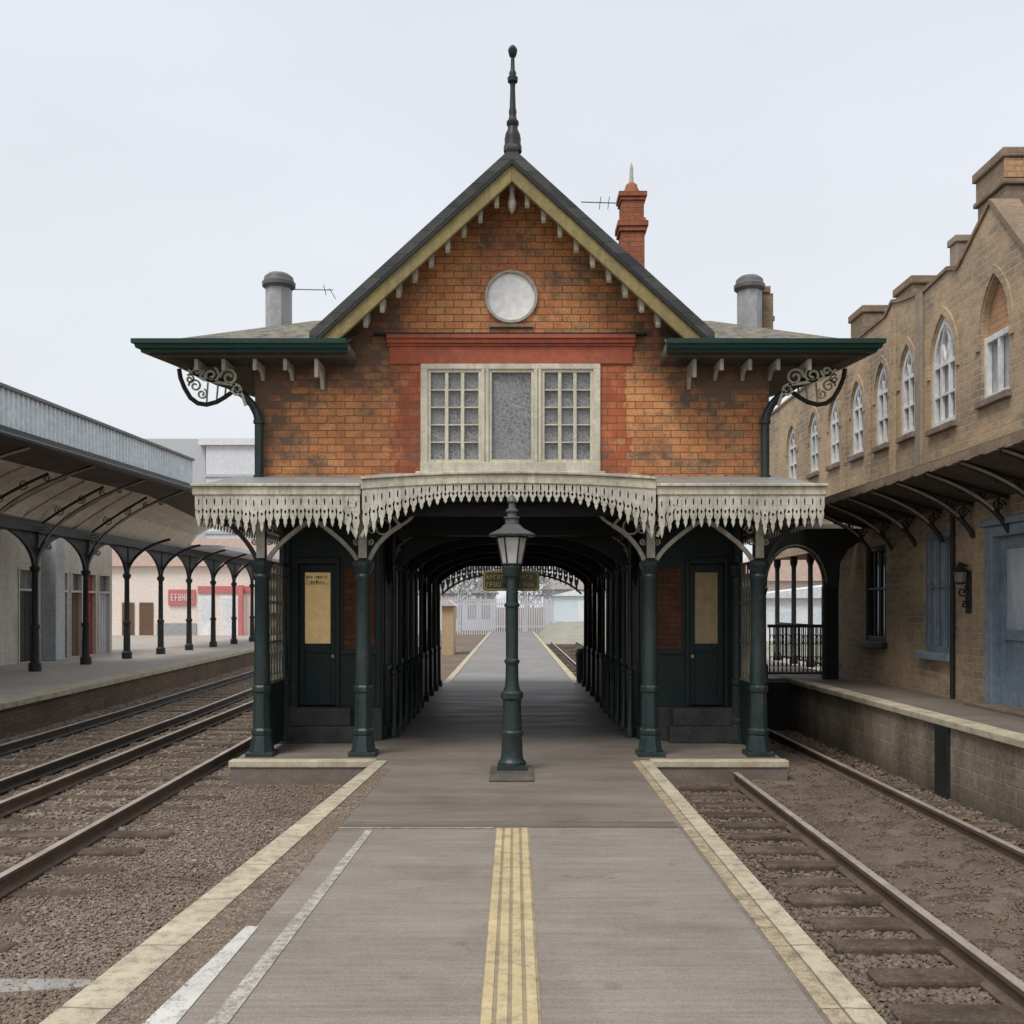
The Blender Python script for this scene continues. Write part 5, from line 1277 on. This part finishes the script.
# misty trees beyond the fence
def tree(cx, cy, h, seed, txt):
    r = random.Random(seed); T = thing('tree', txt, 'tree', (cx,cy,-.3), 'misty trees beyond the fence')
    b = B(); b.tube([(cx,cy,-.3),(cx+.1,cy,h*.3),(cx-.1,cy+.1,h*.6),(cx,cy,h*.85)], [.28,.22,.14,.05], 7)
    tips = []
    for i in range(9):
        a = r.uniform(0,6.28); z = h*r.uniform(.3,.7); L = h*r.uniform(.18,.33)
        e = (cx+L*math.cos(a), cy+L*math.sin(a), z+L*r.uniform(.5,1.0)); tips.append(e)
        b.tube([(cx,cy,z),((cx+e[0])/2,(cy+e[1])/2,(z+e[2])/2+.15),e], [.10,.07,.03], 5)
    obj('trunk', b, M['bark'], T)
    b = B()
    for e in tips+[(cx,cy,h*.88)]:
        for k in range(150):
            q = [r.gauss(e[i], h*.075) for i in range(3)]; s = r.uniform(.10,.24); d = Vector((r.gauss(0,1),r.gauss(0,1),r.gauss(0,1))).normalized(); t = d.orthogonal().normalized(); w = d.cross(t)
            q = Vector(q); b.add([q+t*s, q+w*s*.6, q-t*s, q-w*s*.6], [(0,1,2,3)])
    o = obj('crown', b, M['foliage'], T)
tree(-4.6,88,7.4,1,'misty tree behind the left end of the far fence')
tree(1.2,90,6.6,2,'misty tree behind the middle of the far fence')
tree(-19,76,6.0,4,'misty tree between the pink shop and the warehouse')

# ------------------------------------------------------------------ world, sun, camera
w = bpy.data.worlds.new('World'); sc.world = w; w.use_nodes = True; nt = w.node_tree; nt.nodes.clear()
out = nt.nodes.new('ShaderNodeOutputWorld'); bg = nt.nodes.new('ShaderNodeBackground'); bg.inputs['Strength'].default_value = .1
sky = nt.nodes.new('ShaderNodeTexSky'); sky.sky_type = 'NISHITA'; sky.sun_disc = False
SUN_EL, SUN_AZ = 58, 214      # azimuth measured clockwise from +Y: behind the camera, a little to the left
sky.sun_elevation = R(SUN_EL); sky.sun_rotation = R(SUN_AZ); sky.dust_density = 5; sky.air_density = 1.5
hs = nt.nodes.new('ShaderNodeHueSaturation'); hs.inputs['Saturation'].default_value = .25; nt.links.new(sky.outputs[0], hs.inputs['Color'])
tc = nt.nodes.new('ShaderNodeTexCoord'); sp = nt.nodes.new('ShaderNodeSeparateXYZ'); nt.links.new(tc.outputs['Generated'], sp.inputs[0])
rp = nt.nodes.new('ShaderNodeValToRGB'); nt.links.new(sp.outputs[2], rp.inputs[0])
rp.color_ramp.elements[0].position = 0; rp.color_ramp.elements[0].color = (.865,.895,.94,1)
rp.color_ramp.elements[1].position = .55; rp.color_ramp.elements[1].color = (.79,.835,.91,1)
ns = nt.nodes.new('ShaderNodeTexNoise'); ns.inputs['Scale'].default_value = 1.6; ns.inputs['Detail'].default_value = 5
mpn = nt.nodes.new('ShaderNodeMapping'); mpn.inputs['Scale'].default_value = (1,1,2.5); nt.links.new(tc.outputs['Generated'], mpn.inputs[0]); nt.links.new(mpn.outputs[0], ns.inputs['Vector'])
nr = nt.nodes.new('ShaderNodeMapRange'); nt.links.new(ns.outputs[0], nr.inputs[0]); nr.inputs[1].default_value = .3; nr.inputs[2].default_value = .7; nr.inputs[3].default_value = 9.5; nr.inputs[4].default_value = 10.45
vm = nt.nodes.new('ShaderNodeVectorMath'); vm.operation = 'SCALE'; nt.links.new(rp.outputs[0], vm.inputs[0]); nt.links.new(nr.outputs[0], vm.inputs['Scale'])
mx = nt.nodes.new('ShaderNodeMix'); mx.data_type = 'RGBA'; mx.inputs[0].default_value = .93
nt.links.new(hs.outputs[0], mx.inputs[6]); nt.links.new(vm.outputs[0], mx.inputs[7]); nt.links.new(mx.outputs[2], bg.inputs['Color']); nt.links.new(bg.outputs[0], out.inputs[0])

sd = bpy.data.lights.new('sun', 'SUN'); sd.energy = 2.4; sd.angle = R(24); sd.color = (1,.95,.87)
so = bpy.data.objects.new('sun', sd); C.objects.link(so)
d = Vector((math.sin(R(SUN_AZ))*math.cos(R(SUN_EL)), math.cos(R(SUN_AZ))*math.cos(R(SUN_EL)), math.sin(R(SUN_EL))))
so.rotation_euler = (-d).to_track_quat('-Z','Y').to_euler(); so.location = d*40

cd = bpy.data.cameras.new('camera'); co = bpy.data.objects.new('camera', cd); C.objects.link(co)
co.location = (0,0,2); co.rotation_euler = (R(90),0,0)
cd.sensor_width = 36; cd.lens = 36*1000/1024; cd.shift_y = 94/1024; cd.clip_end = 3000; cd.clip_start = .05
sc.camera = co
sc.view_settings.view_transform = 'Standard'; sc.view_settings.look = 'None'; sc.view_settings.exposure = 0; sc.view_settings.gamma = 1
sc.cycles.use_denoising = True; sc.cycles.max_bounces = 8; sc.cycles.diffuse_bounces = 5; sc.cycles.use_adaptive_sampling = True; sc.cycles.adaptive_threshold = .015
